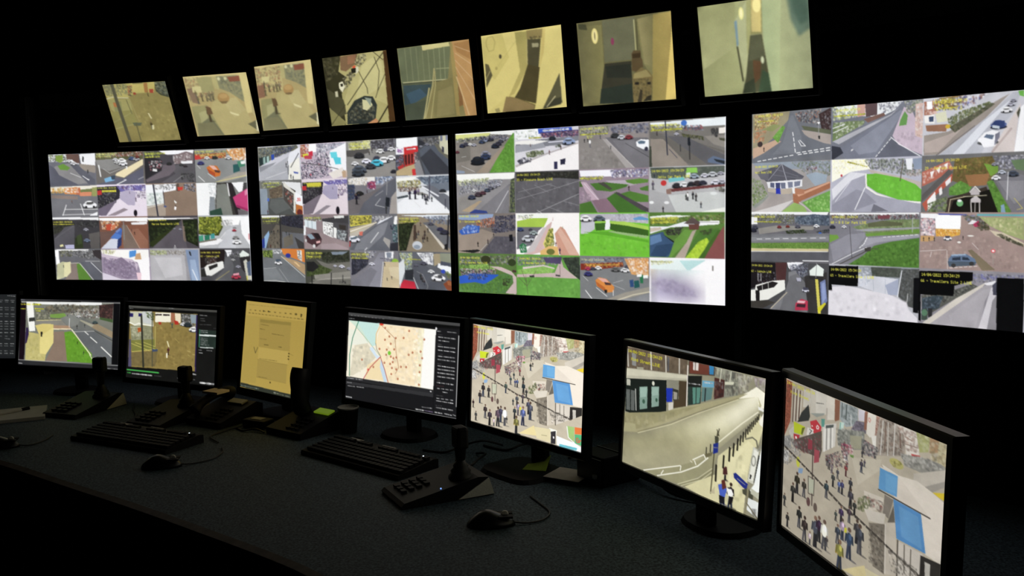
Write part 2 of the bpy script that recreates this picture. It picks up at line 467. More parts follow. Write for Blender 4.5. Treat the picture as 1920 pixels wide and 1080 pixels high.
ART = r"""
@W1 369 243
T 0 0
p 6d6e78 all
p e9ecf0 -3,-1 96,0 164,51 162,86 99,65 41,62 -6,59
n 3a3d30,7c8a55,cfd2cc,8f8f95,555 8 .5 -1,3 108,1 105,61 0,60
p 7aa03a 40,14 78,8 79,55 64,72 41,53
p f4f4f8 166,7 251,3 247,98 174,86
p 6b5048 96,3 165,5 166,77 145,76 129,49 100,48
p 9a8f84 162,81 248,99 246,158 172,129
p 8c8a8c 33,96 116,75 219,234 149,240 42,157 26,122
p 5f606c 113,83 151,85 243,210 241,253 207,243 170,181
p 5b5c6a -1,77 33,113 54,167 149,244 149,253 -3,251
p 5f9b36 48,93 78,77 115,111 99,130 61,124
c f2f2f5 111,57 42
c e8e8ee 135,77 51
l fff 5 178,177 209,212
l fff 3 198,199 212,207
l fff 3 113,152 169,189
p 333 204,131 209,131 208,157 203,156
p 333 182,22 190,31 187,70 181,65
T 0 1
p 6f6a66 all
p 5a5b3c 252,0 496,-3 493,60 250,56
n d7dfa0,6a7a3a,7a4a38,3a3a36,e8ead8 8 .5 253,5 366,3 353,44 256,48
n 7a3a30,a05a44,3a3a3a,ddd 8 .5 355,2 495,0 494,35 353,40
p 8b8a88 250,56 353,53 418,107 315,145 259,116
c e8e8ee 353,57 42
c fff 386,67 68
c f4f4f8 391,89 68
c 4a5c88 437,53 51
c b8b8c0 460,59 51
c 883a30 466,42 34
c ddd 360,79 42
p f2e2b4 354,164 493,60 493,103 392,199 347,180
p 5f6072 241,253 347,197 392,204 493,124 491,246
l fff 8 265,99 272,185
l cfd0d0 3 287,126 320,162 407,115
p 78b4e0 289,203 342,180 343,218 294,233
p 3a4a5a 324,184 347,179 346,210 329,214
l fff 6 350,253 402,217
l fff 3 391,216 401,215
l ddd 3 464,215 493,196
p eee 406,111 412,111 411,137 405,136
T 0 2
p 4a464c all
p 2c2a2e 503,27 587,74 595,142 498,221
n b9c760,6d7c3c,3a4030 8 .5 501,6 589,11 582,53 502,52
p f6f6fa 573,2 748,6 734,82 687,29 649,35 610,33
p 7c6a6c 649,40 710,14 744,32 744,99 651,107
n b6a8a8,6a5a5c,eee,8f7f80 12 .4 643,43 742,24 739,103 646,106
n a03a4a,eee,444,8a8a90 12 .5 520,79 587,74 590,133 528,155
p efeff2 682,87 739,86 739,107 684,106
p 5c595e 602,117 749,108 747,253 580,246 654,178
p 6a6068 591,108 651,107 655,145 621,193 508,239 503,221 583,158
c 333 624,101 42
c 444 684,113 34
c 3c3438 703,124 31
n 222,444,666 8 .4 676,179 747,178 744,249 679,229
l aaa 3 640,244 686,196
p ddd 540,135 562,144 561,161 539,156
T 0 3
p 8b8d8c all
n 9aa458,b8c070,777,444,c0b070 8 .6 747,20 935,19 934,47 746,41
p b0502c 746,41 902,33 901,74 745,74
n e8b050,a03028,555,f0d080 8 .4 747,37 902,32 901,74 745,70
p d23a34 746,49 773,47 783,76 745,82
p d8924a 903,13 1000,0 998,88 932,92
n fff,f0c080,c06a30,e8e8e0 12 .5 908,9 999,2 997,96 937,93
c eee 810,69 42
c 333 848,67 42
c ddd 914,71 51
c 3a3c80 779,105 51
p a8a092 852,250 885,222 955,184 998,178 996,211 884,251
l d8d080 5 841,253 895,235 997,207
p 777a78 894,256 996,215 997,260
p d8702a 805,140 824,124 856,130 873,176 869,205 845,212 817,182
p b84a24 807,148 846,183 845,212 817,184
p e8b0a0 816,124 843,129 860,159 839,158
p 5a3a34 842,158 871,168 867,184 846,177
p 2a5a5a 933,125 963,119 966,172 934,187
p 3f8a6a 953,102 985,95 991,137 962,147
p f0f4f0 969,103 993,96 993,120 973,123
l fff 4 765,204 793,247
l fff 3 811,185 847,229
l eee 3 760,121 775,146
T 1 0
p 74747a all
p efe8d8 -1,260 250,253 248,296 -2,295
n e89a38,f0c050,c87a28,d8c890 12 .6 -1,268 78,263 79,306 0,312
p e08a4a 75,267 143,264 143,322 76,315
p c86a44 142,270 160,266 163,327 137,322
n f6e8d0,c87a40,fff 12 .4 78,267 154,266 152,309 76,311
p 77804a 159,284 249,274 247,330 163,318
p e08a64 155,305 219,303 218,336 157,335
p 9aa05a 223,269 249,266 246,339 220,338
p 8f7c74 5,321 145,335 144,361 4,347
c f2f2f6 206,402 110
p 444 189,384 224,381 227,394 192,397
l fff 5 81,402 59,485
l fff 5 157,396 173,483
l fff 4 71,437 245,438
l fff 4 57,480 243,477
p f4f4f8 205,484 244,459 242,490 202,489
m 5a3a30 112,390,24
T 1 1
p e8dcea all
p 2c2a34 249,266 372,262 362,360 245,442
n 222,4a4450,333,888 10 .5 250,313 353,309 344,394 247,442
p c83030 248,296 271,292 273,327 248,330
p d8cc38 274,293 348,291 348,308 273,310
p 6a62a8 350,261 499,257 497,306 410,294 370,309
n 4a3a80,8a82c8,5a3a50,fff 10 .5 344,261 499,257 497,306 399,302
p b4aac4 370,309 410,294 449,312 439,414 405,413 362,360
n 6a5a80,3a3048,eee,d0c0d8 10 .4 449,312 500,297 497,365 453,364
p 6f6478 245,442 339,377 351,368 288,492 245,490
p 988a94 294,492 382,434 404,447 334,493
m 4a3a58 446,385,34
e 1c1820 440,474 14 25
m 66507a 416,324,19
T 1 2
p 8d7664 all
p f4f6fa 500,259 657,255 649,304 594,318 499,323
n 666,bbb,444,fff 8 .4 540,261 656,258 627,303 544,299
p dfe6e4 499,323 583,318 590,402 500,425
n b8c8c8,fff,98a8a0,d8e0d8 14 .5 499,323 583,318 590,402 501,416
p a89888 495,425 593,407 592,500 495,498
l f2f2e8 4 497,437 585,406
l 2a2c3a 11 538,261 553,499
l 3a3a48 5 586,309 589,428
p 5a4a40 651,257 667,256 668,313 652,312
p d0382c 658,283 686,280 682,305 660,308
n 3a3c4a,8a90a8,222,ccd 10 .6 689,259 749,256 747,324 693,305
p f2f2ee 638,379 651,396 646,408 639,396
m 402c30 643,455,38
p fff 638,429 647,430 646,455 637,454
e 445080 592,428 12 7
T 1 3
p 7d807c all
p f6f7f8 749,256 851,255 851,328 805,507 745,505
n fff,c8d0d4,e8ecec,a0a8a8 12 .4 808,260 851,255 848,353 815,360
p 8a9298 815,360 837,361 836,461 805,493
p 3d3a36 849,258 900,256 949,511 837,508
p 7c8078 851,270 899,264 922,510 840,508
p 2b2628 894,257 926,257 965,498 938,505
l f2f2f2 8 902,264 909,355
p f6f6f8 921,257 1003,256 977,317 955,332
p 2a4a3a 811,468 866,445 874,509 810,507
p 444 979,259 1000,256 1003,318 970,350
p d03a78 925,368 998,301 1006,318 1000,474 941,443
p e880a8 982,325 998,301 1000,342 983,358
p a82a60 941,423 998,458 998,476 941,443
p 6a6468 945,456 999,476 999,512 949,511
T 2 0
p 3c3a3e all
p f4f4f6 0,497 248,504 247,526 137,518 -1,516
p 34352c 5,524 72,530 123,562 2,637
n 2c2e24,4a4a3c,222 10 .5 4,528 124,544 117,570 3,629
p 55535a 4,673 64,578 118,561 110,718 68,751 0,750
l 6e6c72 3 7,668 111,570
p 2e3a22 116,666 155,641 156,745 109,749
p 3a4a2a 125,649 149,632 152,710 128,718
p 5c5856 190,633 248,616 243,753 197,746
c 6a7a98 179,684 51
c aab 177,598 42
n 222,333,555 8 .5 125,535 249,534 238,582 128,579
p e6e0a0 31,721 49,713 51,730 33,736
p b8b8dc 60,720 108,718 108,751 62,751
t e8e040 14 4,531 14/04/2022 15:34:29
u e8e040 8 4,555 115,556 18 .7
T 2 1
p 7a5040 all
p fafafa 247,508 500,507 498,541 252,530
n e89a50,f8e8c0,c86a30,fff 10 .5 258,535 366,533 329,610 261,599
p c84a30 285,561 314,553 306,609 283,604
p d87a50 314,566 334,558 329,601 309,601
p 6b5048 248,616 306,618 341,584 291,686 249,746
p 8a5540 365,568 500,562 495,757 357,755
p 9a6650 397,603 449,595 495,690 492,757 442,756
p 7d6a5e 365,568 388,564 448,749 368,755
l c8b8a8 3 390,568 453,754
p ededef 414,547 496,541 495,562 416,565
p d0d4e4 248,752 303,674 343,674 337,755
p 4a78cc 301,669 328,627 362,636 355,679
p 3a62b8 328,627 359,585 366,602 362,645
p 283468 340,679 361,658 358,722 334,754
p 6a86c8 329,618 353,589 358,602 340,627
m 2a1c18 429,642,25 414,616,19
l 888 7 375,542 374,679
T 2 2
p 4b464c all
p fafafa 500,513 747,518 747,522 499,530
p 1f2618 501,537 668,529 644,574 504,741
n 2a3a1c,3c5024,151a10,1c2414 14 .5 502,588 633,574 516,725
p 2a3418 500,707 633,583 638,591 515,742
p 1c2414 673,533 747,527 745,737 689,694
n 2c3c1c,44582a,151a10 14 .5 675,558 749,535 742,728 695,685
p 5a545c 638,583 671,579 692,757 509,754
p 7a6a5c 674,579 682,580 686,702 677,693
l a08878 3 673,533 675,685
c 99a 632,599 19
c aab 661,604 24
l ddd 3 630,726 625,750 634,750 630,726
t e8e040 12 505,527 14/04/2022 15:34:29
t e8e040 16 520,554 Marine Road North LIVE
T 2 3
p b6b8bc all
p 3a4418 755,510 864,509 871,588 848,655 751,644
n a8b030,c8cc50,6a8020,3a4a18,808a28 12 .8 755,510 864,509 872,580 837,646 751,636
p fcfcfc 864,507 960,508 947,574 882,580
n fff,ddd,bbb,888 10 .5 863,538 927,532 914,589 861,580
p f8f8fa 954,512 1001,511 994,757 994,724 960,640
p d86a70 992,641 998,641 996,691 991,682
p c6c8ce 838,763 881,622 925,581 929,756
p 3aa07a 749,657 772,649 773,695 749,703
p 207858 778,653 805,645 803,687 779,691
p 3a9a98 808,641 829,638 828,675 808,679
p f0f0f2 748,707 852,676 868,688 840,721 748,728
p 7a7466 749,699 836,675 836,688 748,711
l fff 3 747,737 835,713 881,630
c c83040 924,615 31
c 999 930,669 51
c f8f8fa 934,702 64
c aaa 926,594 25
T 3 0
p 66666c all
p fafafa 6,756 185,754 184,772 26,765
p fff 3,760 23,761 24,875 6,879
n 6a6a4a,444438,8a8a6a,3a3c34,aaa 8 .6 26,765 103,762 94,814 30,813
n 222,444,888,555,bbb 8 .6 102,766 213,759 228,816 170,832 101,805
p 3a3436 202,763 249,759 249,842 211,807
p bfbf96 9,875 40,853 63,858 46,981 3,1000
p e2dca8 48,862 84,853 82,937 58,976 43,976
p 86766e 83,871 121,867 127,1000 45,1000 82,937
p 4f8a2c 115,871 136,867 191,1000 121,1000
l eaeae0 5 132,867 200,1000
l e0d8c0 4 80,867 127,863
p 5c5e68 136,858 192,850 244,920 243,1000 203,1000
l fff 4 192,859 246,942
l ddd 3 163,850 238,850
m 2a2a2a 44,901,22
T 3 1
p 9a8aa2 all
p fbf8f4 248,759 495,758 493,878 421,852 320,816 252,790
n c8c880,e8e8c0,8a8a70,d8d0c0 10 .5 251,759 328,758 321,795 252,794
p 4a90e0 396,770 433,762 428,809 394,822
p d8a878 429,792 452,784 456,835 422,835
p cdbccf 252,790 320,812 410,835 437,878 429,921 251,816
p 83728c 254,877 354,817 425,904 433,964 381,990 314,955
n 74647e,9888a2,8a7a94,a89ab0 12 .5 254,816 421,852 433,981 257,955
p d8cfe0 246,937 347,990 460,994 460,1002 246,1002
p fdfafc 433,843 496,818 495,1002 449,1002 446,921
p f0ccd8 426,938 451,938 449,1000 432,1000
T 3 2
p a8a6aa all
n b8c880,8a9a60,d8dcb0,6a6a4a 8 .6 501,763 587,764 586,798 502,806
n 9a9088,ccc,70685e 8 .5 587,764 681,761 679,799 585,802
p b4b2b6 502,806 679,803 677,1002 497,1002
p c4c2c6 524,819 657,820 662,956 573,981
p 98969c 674,795 690,795 699,1002 683,1002
p 7e92b4 681,761 744,760 745,1002 699,1002
p 9ab0d0 700,837 727,838 743,998 705,998
l fff 5 711,914 732,998
p 222 697,774 705,774 709,808 702,804
T 3 3
p 4c4c50 all
p 221a1a 749,762 876,760 867,856 785,889 746,905
p 3a2424 788,817 831,813 829,864 786,872
n 999,222,443 8 .3 774,821 836,813 832,864 775,872
p e9e9e4 771,897 785,876 862,847 866,898 804,960 769,956
p 2a2828 790,889 834,865 836,889 795,918
p 2a2a28 749,914 771,905 779,969 749,969
p 5e5e62 874,822 901,806 914,890 899,1000 813,1000 865,906
p f4f4f8 873,764 908,763 901,806 885,814 881,781
n 444,888,aab,222 8 .5 886,781 950,769 948,823 900,823
p dfeae2 944,794 961,765 989,794 988,815 946,819
p 2c2a2c 943,819 1002,807 998,1000 951,906
p c8c8b8 961,848 975,832 998,923 998,990 974,990
p 4a5870 976,857 1001,840 999,957 981,957
p d8d020 973,957 977,957 978,994 973,994
c c03048 922,965 68
p e898a8 909,944 936,936 936,952 909,958
c bbb 912,838 31
c aab 935,890 37
l c8b860 3 824,994 891,923
t e8e040 13 755,777 14/04/2022 15:34:29
t e8e040 14 754,804 63 - Cobholm LIVE
T 0 1
t dfe070 13 255,9 14/04/2022 15:34:29
u dfe070 8 254,32 331,31 12 .7
T 0 2
t d8dc48 14 503,17 14/04/2022 15:34:29
u e0e048 9 502,49 579,48 12 .7
T 0 3
t d8d860 13 749,13 14/04/2022 15:34:29
u f0d060 9 773,49 902,48 16 .7
T 1 1
t d8dc48 13 252,270 14/04/2022 15:34:29
u e0e048 9 274,303 348,302 12 .7
F 1
l f4f6ff 6 998,0 998,1000
F 1
z .86 ffffff .02
@W2 355 272
T 0 0
p c9c9d4 all
p 6a6a58 2,8 231,3 242,33 170,57 110,82 3,150
n a8a890,4a4c44,7a8a98,3a4450,8a8a78 10 .6 6,8 237,3 189,43 61,79 6,83
p 2a3a3a 6,83 68,68 69,109 10,143
p 8fb0a8 31,81 46,74 46,126 32,133
p a0c0b8 52,75 68,70 67,117 52,123
p 2a48b0 80,65 98,59 98,96 82,106
n 3a4a5a,556,889,224 8 .5 100,22 231,10 188,58 103,89
p aeb0b8 2,188 108,134 242,40 246,69 181,256 5,254
p e6e8f0 188,58 248,19 246,84 167,159
p 8e9098 3,150 108,119 89,140 8,188
p f0eee4 185,138 243,91 246,258 175,257
l 333 5 193,161 240,65
l fff 2 43,235 166,189
m 3a3a40 167,159,35 191,241,33 204,249,28
l 333 4 176,116 176,211
p 5a6ab8 207,191 236,199 233,210 210,205
T 0 1
p c4b4c4 all
p a0583a 248,8 278,3 280,93 251,91
n c84a3a,e8d8c8,8a3a30,f0e0d0 11 .5 249,4 323,6 320,103 251,106
p fff 300,5 340,4 339,61 298,65
p e0e030 264,74 293,69 295,98 266,96
p d82a40 299,58 319,52 321,88 298,94
p c84050 269,85 315,81 314,110 274,107
n 98a8b8,6a7088,e8e8f0,445,c8ccd8 8 .6 340,4 495,9 494,44 412,59 344,76
n fff,8a8a98,c8c0d0,556 10 .5 340,11 413,10 410,109 343,104
p f4f4f8 417,59 501,9 498,212 484,226 435,216 392,150
p 5cd8e8 414,70 450,69 454,108 421,109
p 4cd0e4 430,106 471,109 472,155 442,156
m 2a2a3c 272,179,35 289,180,35 281,238,42 299,239,42 264,244,42 253,229,35 316,247,45 342,147,28 362,206,35 370,220,35 385,207,31 348,119,25 365,113,21 394,93,21 326,204,35 337,97,18 409,151,25 310,167,28 399,115,17
m a03a50 352,169,31 304,246,42
m e8e8f0 333,240,42 244,142,35
n 3a3a48,d8d0d8,886a80,fff,224 6 .35 250,127 410,101 429,223 315,261 252,259
l 444 4 256,135 364,156 485,198
p e8e0d8 401,215 480,176 484,233 428,255
p c0a080 474,204 496,198 497,248 478,247
T 0 2
p 8b8986 all
p c8c878 522,11 628,2 627,60 526,67
n d8dc80,7a7c48,efefd8,555,f0f0e0 8 .5 511,10 628,2 627,60 515,66
p 3c3a3e 628,9 747,2 745,69 632,61
n 3a3840,5a5860,888890,aab 10 .5 623,9 749,2 747,76 627,67
p 53504e 502,65 622,60 616,87 541,110 503,107
c 2c2c30 568,101 71
c eee 676,81 57
c 556 704,73 35
c e4e4e8 730,71 50
c eef 604,142 64
c 445 657,124 50
c f2f2f5 693,140 78
c f2f2f5 729,129 64
c 40c0e0 656,157 85
c 3a3c44 624,177 71
c e8e8ec 545,155 50
c 4a5260 566,195 99
c 343c46 560,219 85
p 8e8a86 602,231 686,188 737,190 741,252 601,252
c 2c2c34 739,218 42
p c8a060 473,211 501,199 503,241 478,243
m 333 634,88,28 620,101,25
T 0 3
p 4a4c52 all
p f6f8fa 754,6 856,3 856,64 754,63
p f2f2f6 751,63 790,64 790,109 751,110
n 8a3a90,fff,6a2a80 8 .5 758,70 785,72 785,99 759,100
p dc2a2e 790,65 857,58 859,97 792,109
u fff 13 805,79 847,76 5 .7
p c03028 789,109 839,99 838,176 793,193
p 4a1c1c 794,116 834,109 833,169 796,180
l d04a40 6 807,114 807,181
l d04a40 6 822,111 822,175
n 8898c8,444,334,c86a60 8 .6 750,110 789,109 790,193 753,198
n eee,888,c8605a,444 8 .5 839,102 859,100 858,170 838,169
p c03030 758,191 788,173 790,193 767,219
p bfa87a 752,218 793,193 840,176 844,250 751,247
p d83030 827,209 845,206 846,250 829,250
p 8c8a8e 840,176 863,150 885,252 846,251
p 2f3036 858,17 880,32 894,47 859,77
p 545a66 864,91 899,54 937,50 999,159 1000,258 890,253
p 3a3c44 868,138 917,81 996,204 999,250 914,250
n 3a3430,777,4a4440,aaa 8 .5 870,12 957,12 956,51 918,68 889,40
p 6a685a 932,50 961,58 1000,120 1000,159 955,104
p c8c6a8 957,6 1000,3 1000,130 979,118 958,71
p 6a7088 961,6 973,4 973,36 962,39
p 7a8098 987,2 998,1 998,35 988,36
p 334 970,72 979,79 979,115 970,105
c aab 872,65 21
c 889 901,54 28
T 1 0
p 6f706c all
p e6e8ea -1,255 151,262 245,273 248,361 208,352 151,269
n 5a6a3a,a8b050,444,888,ddd 7 .6 11,264 139,261 132,305 22,309
p 6a5c4a 58,318 139,283 138,373 68,386
n 8a7a60,4a4038,6a5a48 8 .5 59,310 141,291 138,373 62,386
p 4a4440 145,276 214,330 206,493 144,388
p dddbd0 142,269 154,273 214,345 209,493 197,485 203,352 147,299
n a83a30,888,c8b8a0,333 11 .5 155,314 201,359 195,448 153,388
p 4e5250 0,384 141,380 203,500 202,504 2,506
p 5e6260 68,386 141,388 180,455 94,499 54,446
p 8b98a6 3,309 46,310 51,506 2,506
p f2f4f8 211,341 251,368 252,442 212,426
t d83a34 27 218,382 JA
p c87030 214,426 253,442 253,500 211,500
e 6a2a28 233,486 21 23
p 4a6ac8 47,378 59,382 55,404 44,400
m 503040 45,499,35
T 1 1
p e2d4dc all
p 2c2830 254,273 372,271 363,357 275,427 252,427
n 222,4a4450,333,777 10 .5 256,310 359,306 346,378 256,405
p c82c30 253,299 277,297 277,329 254,328
p d8cc38 280,278 360,276 359,306 279,307
p 6a62b0 369,271 499,258 501,290 438,295 394,293
n 4a3a88,8a82d0,5a4a78,fff 8 .5 366,263 499,258 501,297 416,294
p a8a0be 374,300 427,287 449,309 446,395 402,394 364,350
n 7a6a90,3a3048,f0eaf0,c8b8d0 8 .4 449,295 501,283 499,368 452,374
p 756a76 255,434 346,364 358,364 308,494 255,508
p 948a94 308,501 384,437 409,441 342,501
m 4a3a5a 451,388,31
e 1c1820 445,474 13 28
m 665078 422,326,17
T 1 2
p 77757c all
p eae8e4 505,255 644,247 642,296 509,305
n c8b8a0,fff,888,e8d8c0 10 .5 505,255 607,253 600,308 506,304
p 9a2a4a 606,287 648,275 647,330 610,329
n c84a60,5a2a58,eee,3a3a68 8 .5 601,280 648,275 647,337 602,332
n e8ecf4,6a88b8,3a4a70,c8d4e8 10 .6 649,234 686,225 739,258 715,278 663,317 645,303
p 3a4458 498,297 536,298 533,404 501,410
n 2a3a6a,444,667,334 8 .6 498,304 542,299 539,397 501,403
c 222 564,359 57
p 6c6668 501,410 609,357 678,318 592,426 553,496 501,503
p 5d5f69 581,426 694,304 749,259 749,375 746,505 552,507
l ddd 3 669,397 642,441 688,456
l ccc 2 643,379 683,345
p a8a09a 723,388 749,347 749,505 710,505
l 999 4 705,257 700,373
p 22262c 696,387 715,394 711,453 692,449
p 333 692,453 700,453 697,505 692,505
m 1a1a24 546,433,71 539,397,35 558,398,42
m 604848 602,357,21
T 1 3
p d6d9de all
p f4f4ec 751,266 861,257 816,289 751,293
n d8d060,6a6a48,e8e0b0,4a4838,8a7a58 8 .7 751,286 865,277 869,331 755,334
n 5a4038,8a6a5a,3a3438,d8d0c8 8 .6 755,320 865,324 859,358 759,355
p 6d7684 846,263 1000,257 1001,356 937,353 875,298
n 3a465a,7a8aa0,98a8b8,4a5666 10 .6 856,260 1000,257 1000,303 884,312
p 6b6e78 865,318 923,320 1000,395 1000,488 912,373
p 8d8a86 844,351 893,372 912,393 814,377
p eef0f4 753,430 814,370 912,386 983,461 999,507 754,509
l e6e8ee 10 874,325 946,387
c 2c3038 968,354 42
l f4f4f8 4 951,367 994,368
p 444c52 751,389 804,376 806,390 753,402
m 26203a 813,404,64 839,404,71
m 222a36 873,402,42 883,412,42 889,439,50 897,419,42 916,423,35
m 6a5a80 854,378,42
l 445 6 909,259 905,406
l 334 4 979,408 977,467
l ddd 3 833,418 862,459
T 2 0
p 4b4844 all
p e8eaec 5,508 155,506 118,521 7,524
n 98a050,5a5a40,333,6a6a50 7 .6 7,531 118,524 110,566 12,573
p 2c2c38 124,513 252,507 252,603 170,588 122,573
n 222,3a3a4a,4a4a5a,1c1c24 10 .5 124,513 252,510 251,603 128,573
p 6b6356 32,688 92,573 116,581 116,747 42,752
n 5a5448,776c5c,4a463e 10 .5 39,657 115,603 116,747 42,748
p 62646a 126,626 251,640 249,747 122,750
p 3a3838 197,663 249,706 249,747 218,748
p 6a6458 131,671 186,640 189,715 134,746
p 8ab0d8 17,665 47,619 49,649 23,753 14,753
p 2a3a90 2,688 19,672 17,749 1,753
l 1a1a20 7 117,509 113,754
m 222 65,645,28 76,641,28 99,634,25 79,748,21 96,717,21 150,648,28 167,663,28
m 5a2420 53,748,28
T 2 1
p 8f7d80 all
n 8a9458,d8dce0,6a6a48,444 8 .6 255,521 353,515 352,551 260,551
p d6e2e8 257,540 323,551 323,610 258,588
l 7a8a90 3 277,544 277,595
l 7a8a90 3 300,547 300,602
p 3f3d40 355,533 501,509 502,573 496,573 358,548
p e2e4e0 421,512 476,509 476,526 426,530
p 4a484c 358,548 499,566 493,695 427,667 361,631
p f2f2f0 360,551 416,562 413,667 361,635
p f0f0ee 418,591 435,598 432,670 417,663
n 888,333,555 6 .12 363,558 416,566 411,660 364,631
p 3a3430 447,573 485,580 483,612 449,602
n 8a9a9a,dde4e4,556,c8d0d0 8 .6 435,609 492,616 477,691 436,670
p 9a8688 256,677 349,631 427,674 496,702 496,752 259,751
p a89498 347,712 426,703 495,738 492,752 346,749
p 4a3034 262,658 298,632 335,635 351,675 347,705 318,735 267,699
p 2a2024 304,632 332,635 348,668 325,683
p 8aa0b0 268,647 295,639 314,672 290,680
e ddd 307,727 10 13
e ccc 262,688 7 11
p e8b0b0 319,694 342,686 343,701 321,709
p f0f4f8 253,580 264,584 262,647 251,651
T 2 2
p 6c6c72 all
p d8cc40 506,509 622,510 618,566 507,587
n e8dc58,4a4a30,a89a38,333 8 .6 506,512 622,513 618,562 507,580
p bcaf8c 504,601 647,552 631,573 506,637
p e8e0d0 506,616 647,555 644,562 506,626
n fff,ccc,888,445 8 .6 622,513 726,511 683,552 631,552
p e6e8f2 657,552 725,514 720,538 646,573
p 60636c 725,518 751,746 503,748 548,672 646,573
p 7c7e86 548,680 657,573 704,552 682,636 600,742 525,748
p bfb6a6 503,634 631,573 549,644 543,658 505,659
c e6e6f2 524,673 85
p 5a6a7a 508,666 541,651 548,662 510,679
p d03030 502,687 507,695 504,723 500,731
p d86a58 555,623 574,619 570,647 555,647
l fff 4 653,625 612,696
l fff 4 592,732 579,750
p f4f4f4 736,518 750,514 746,573 730,569
p 3a5a5a 724,573 752,569 750,697 724,684
n 223,6a8a8a,ccd,445 8 .5 719,573 752,573 750,690 722,684
p 2f3038 711,698 752,690 754,747 708,748
p a09c98 681,656 712,677 705,733 675,678
m 223 717,601,33
T 2 3
p 8d7f6c all
p e8eef4 756,511 1001,506 1001,539 910,539 861,519
n d8d840,6a7030,333,a8a838 7 .6 756,538 861,535 840,566 760,566
p 1f2618 752,566 831,559 792,745 754,747
n 2c3a20,1a2014,3c4a2a 10 .6 754,566 825,566 787,741 754,742
n 5a6a80,8a9ab0,445,99a 10 .6 871,519 1001,513 1000,579 909,559
p 68696e 870,559 909,552 999,653 999,733 965,700
p cfc8bb 875,573 885,573 974,720 962,730
p 8a7c66 825,573 880,573 964,734 787,752
c 335 952,599 42
c 334 971,619 57
c 556 909,566 35
m 3a2c28 839,661,42 849,641,35 832,634,42 878,668,42 870,688,42 890,681,35 879,640,35 894,623,33 860,579,25
p 4a3a30 828,573 838,573 839,668 823,682
e c6ccd4 842,709 31 28
e 8a96a4 840,719 21 14
l 18181e 8 992,513 981,733
p 1c1c20 970,700 984,693 984,733 968,730
T 3 0
p 73767a all
p 3a4a2a 1,769 60,763 61,824 5,811
n 7aa03a,a8c850,3a5020 10 .6 1,769 63,763 64,817 5,819
n ddd,888,aaa,fff 8 .5 60,760 128,754 115,785 71,794
p e07c30 116,751 253,751 252,848 203,827 126,792
p f4f4ea 209,760 235,760 235,841 210,819
n f2f2f2,888,444 10 .4 206,760 238,760 235,841 210,819
e 2a3098 155,800 20 16
p b4946c 108,808 203,835 251,863 249,938 161,851
p e8c088 185,843 203,850 225,879 214,879
l d8d8d0 4 114,807 247,953
p 6e7276 4,857 102,808 143,844 246,960 247,998 1,1001
p 7c8084 5,904 80,900 137,1004 8,1000
c f6f6fa 95,854 57
p 445060 79,831 107,827 113,842 82,850
l ddd 2 5,904 80,893
l bbb 2 98,899 155,1003
l e0e0d8 4 1,997 77,989 137,1001
T 3 1
p 44453c all
n d0d048,3a3c30,8a8c38,222 7 .6 258,769 345,767 344,815 260,822
p 2f3224 345,771 491,760 501,817 349,830
n 222a1a,3a4230,4a4e40,1a1c18 10 .6 345,771 500,759 498,831 354,844
p 7c8a98 399,766 491,760 463,782 407,787
p 6e6c64 315,823 377,851 500,831 502,991 251,1005 397,930
p 3a4a24 260,892 331,860 404,893 375,924 258,949
n 4a5a2c,2c381c,55663a 10 .5 260,892 342,867 404,893 369,925 262,945
p 222 259,840 303,839 331,875 295,913 260,907
c ccd 419,864 28
c dde 455,866 42
c 99a 494,879 35
p 8a877e 300,935 504,896 503,954 305,965
l c8c4b8 3 293,973 503,940
l 1a1a18 6 288,936 287,1003
l 222 6 397,916 393,997
l 222 4 459,927 457,979
n 222,444 7 .4 436,969 475,967 474,985 438,987
l eee 3 510,867 504,911
T 3 2
p 7a7880 all
n d0d048,444,8a8c38,223 7 .6 505,766 594,764 593,807 506,813
n eee,888,aab,445 8 .6 578,757 642,752 625,798 588,800
p 2b2c38 509,802 599,806 592,849 526,917 506,925
n 222,3a3c48,4a4a58,556 10 .5 509,809 599,806 586,864 526,910
p 898894 541,938 614,849 653,762 679,762 660,999 507,1001
p 777680 519,953 608,863 639,890 594,1000 510,1001
c eef 614,841 38
c 99a 665,797 21
p f4f4f6 681,758 726,753 722,802 683,804
p 8890a0 689,761 715,759 713,796 691,798
p e2dc58 751,760 782,757 780,821 755,822
e 8ac038 732,830 24 30
p cbb891 677,825 755,822 749,1001 660,999
p d8c8a2 697,859 749,857 747,941 707,915
l e6e4e0 4 672,825 655,999
m 333 689,951,21 712,939,21 679,853,25
n 888,d8d8d0,446 7 .5 678,797 719,795 714,824 680,825
T 3 3
p 5d6068 all
n d8d850,8aa090,a8c0b8,eee,6a8a88 8 .6 751,760 817,758 812,882 779,870
p d8dce0 744,836 776,800 779,884 751,997
p e8eaec 837,757 916,755 914,837 875,824
n fff,8a8a90,c8ccd0,556 10 .5 842,757 916,755 914,837 875,831
p a89878 916,762 950,758 953,815 919,843
p 8a907a 947,758 1002,756 1001,833 949,822
p f2f6fa 939,822 1001,847 1000,901 934,849
p 4a5060 949,808 999,820 991,840 948,835
e 3048c0 960,875 14 13
n 5a7a3a,3a5a2a,8a6a4a 8 .5 967,875 1001,874 1000,928 976,915
p 52555e 816,827 866,818 966,963 970,1000 832,999 824,909
l e0e0e2 4 819,923 842,1002
l aaa 2 835,881 864,900 887,975 882,999
p 2e3036 779,877 820,868 818,937 778,939
p cc2438 757,969 773,940 823,951 832,1002 751,1003
m 222 854,935,42 861,949,35 870,969,35
c eef0f4 904,878 42
c f6f6fa 937,917 85
p 4a4a50 933,900 952,896 957,920 937,921
c 556 870,825 42
c 667 833,840 28
p 8a4428 959,957 985,928 1002,941 1001,1002 975,993
p a86038 976,936 1000,941 999,968 980,962
T 0 2
t d8dc48 11 519,21 14/04/2022 15:34:29
u e0e048 8 519,47 580,45 12 .7
T 1 0
t c8d048 11 26,266 14/04/2022 15:34:29
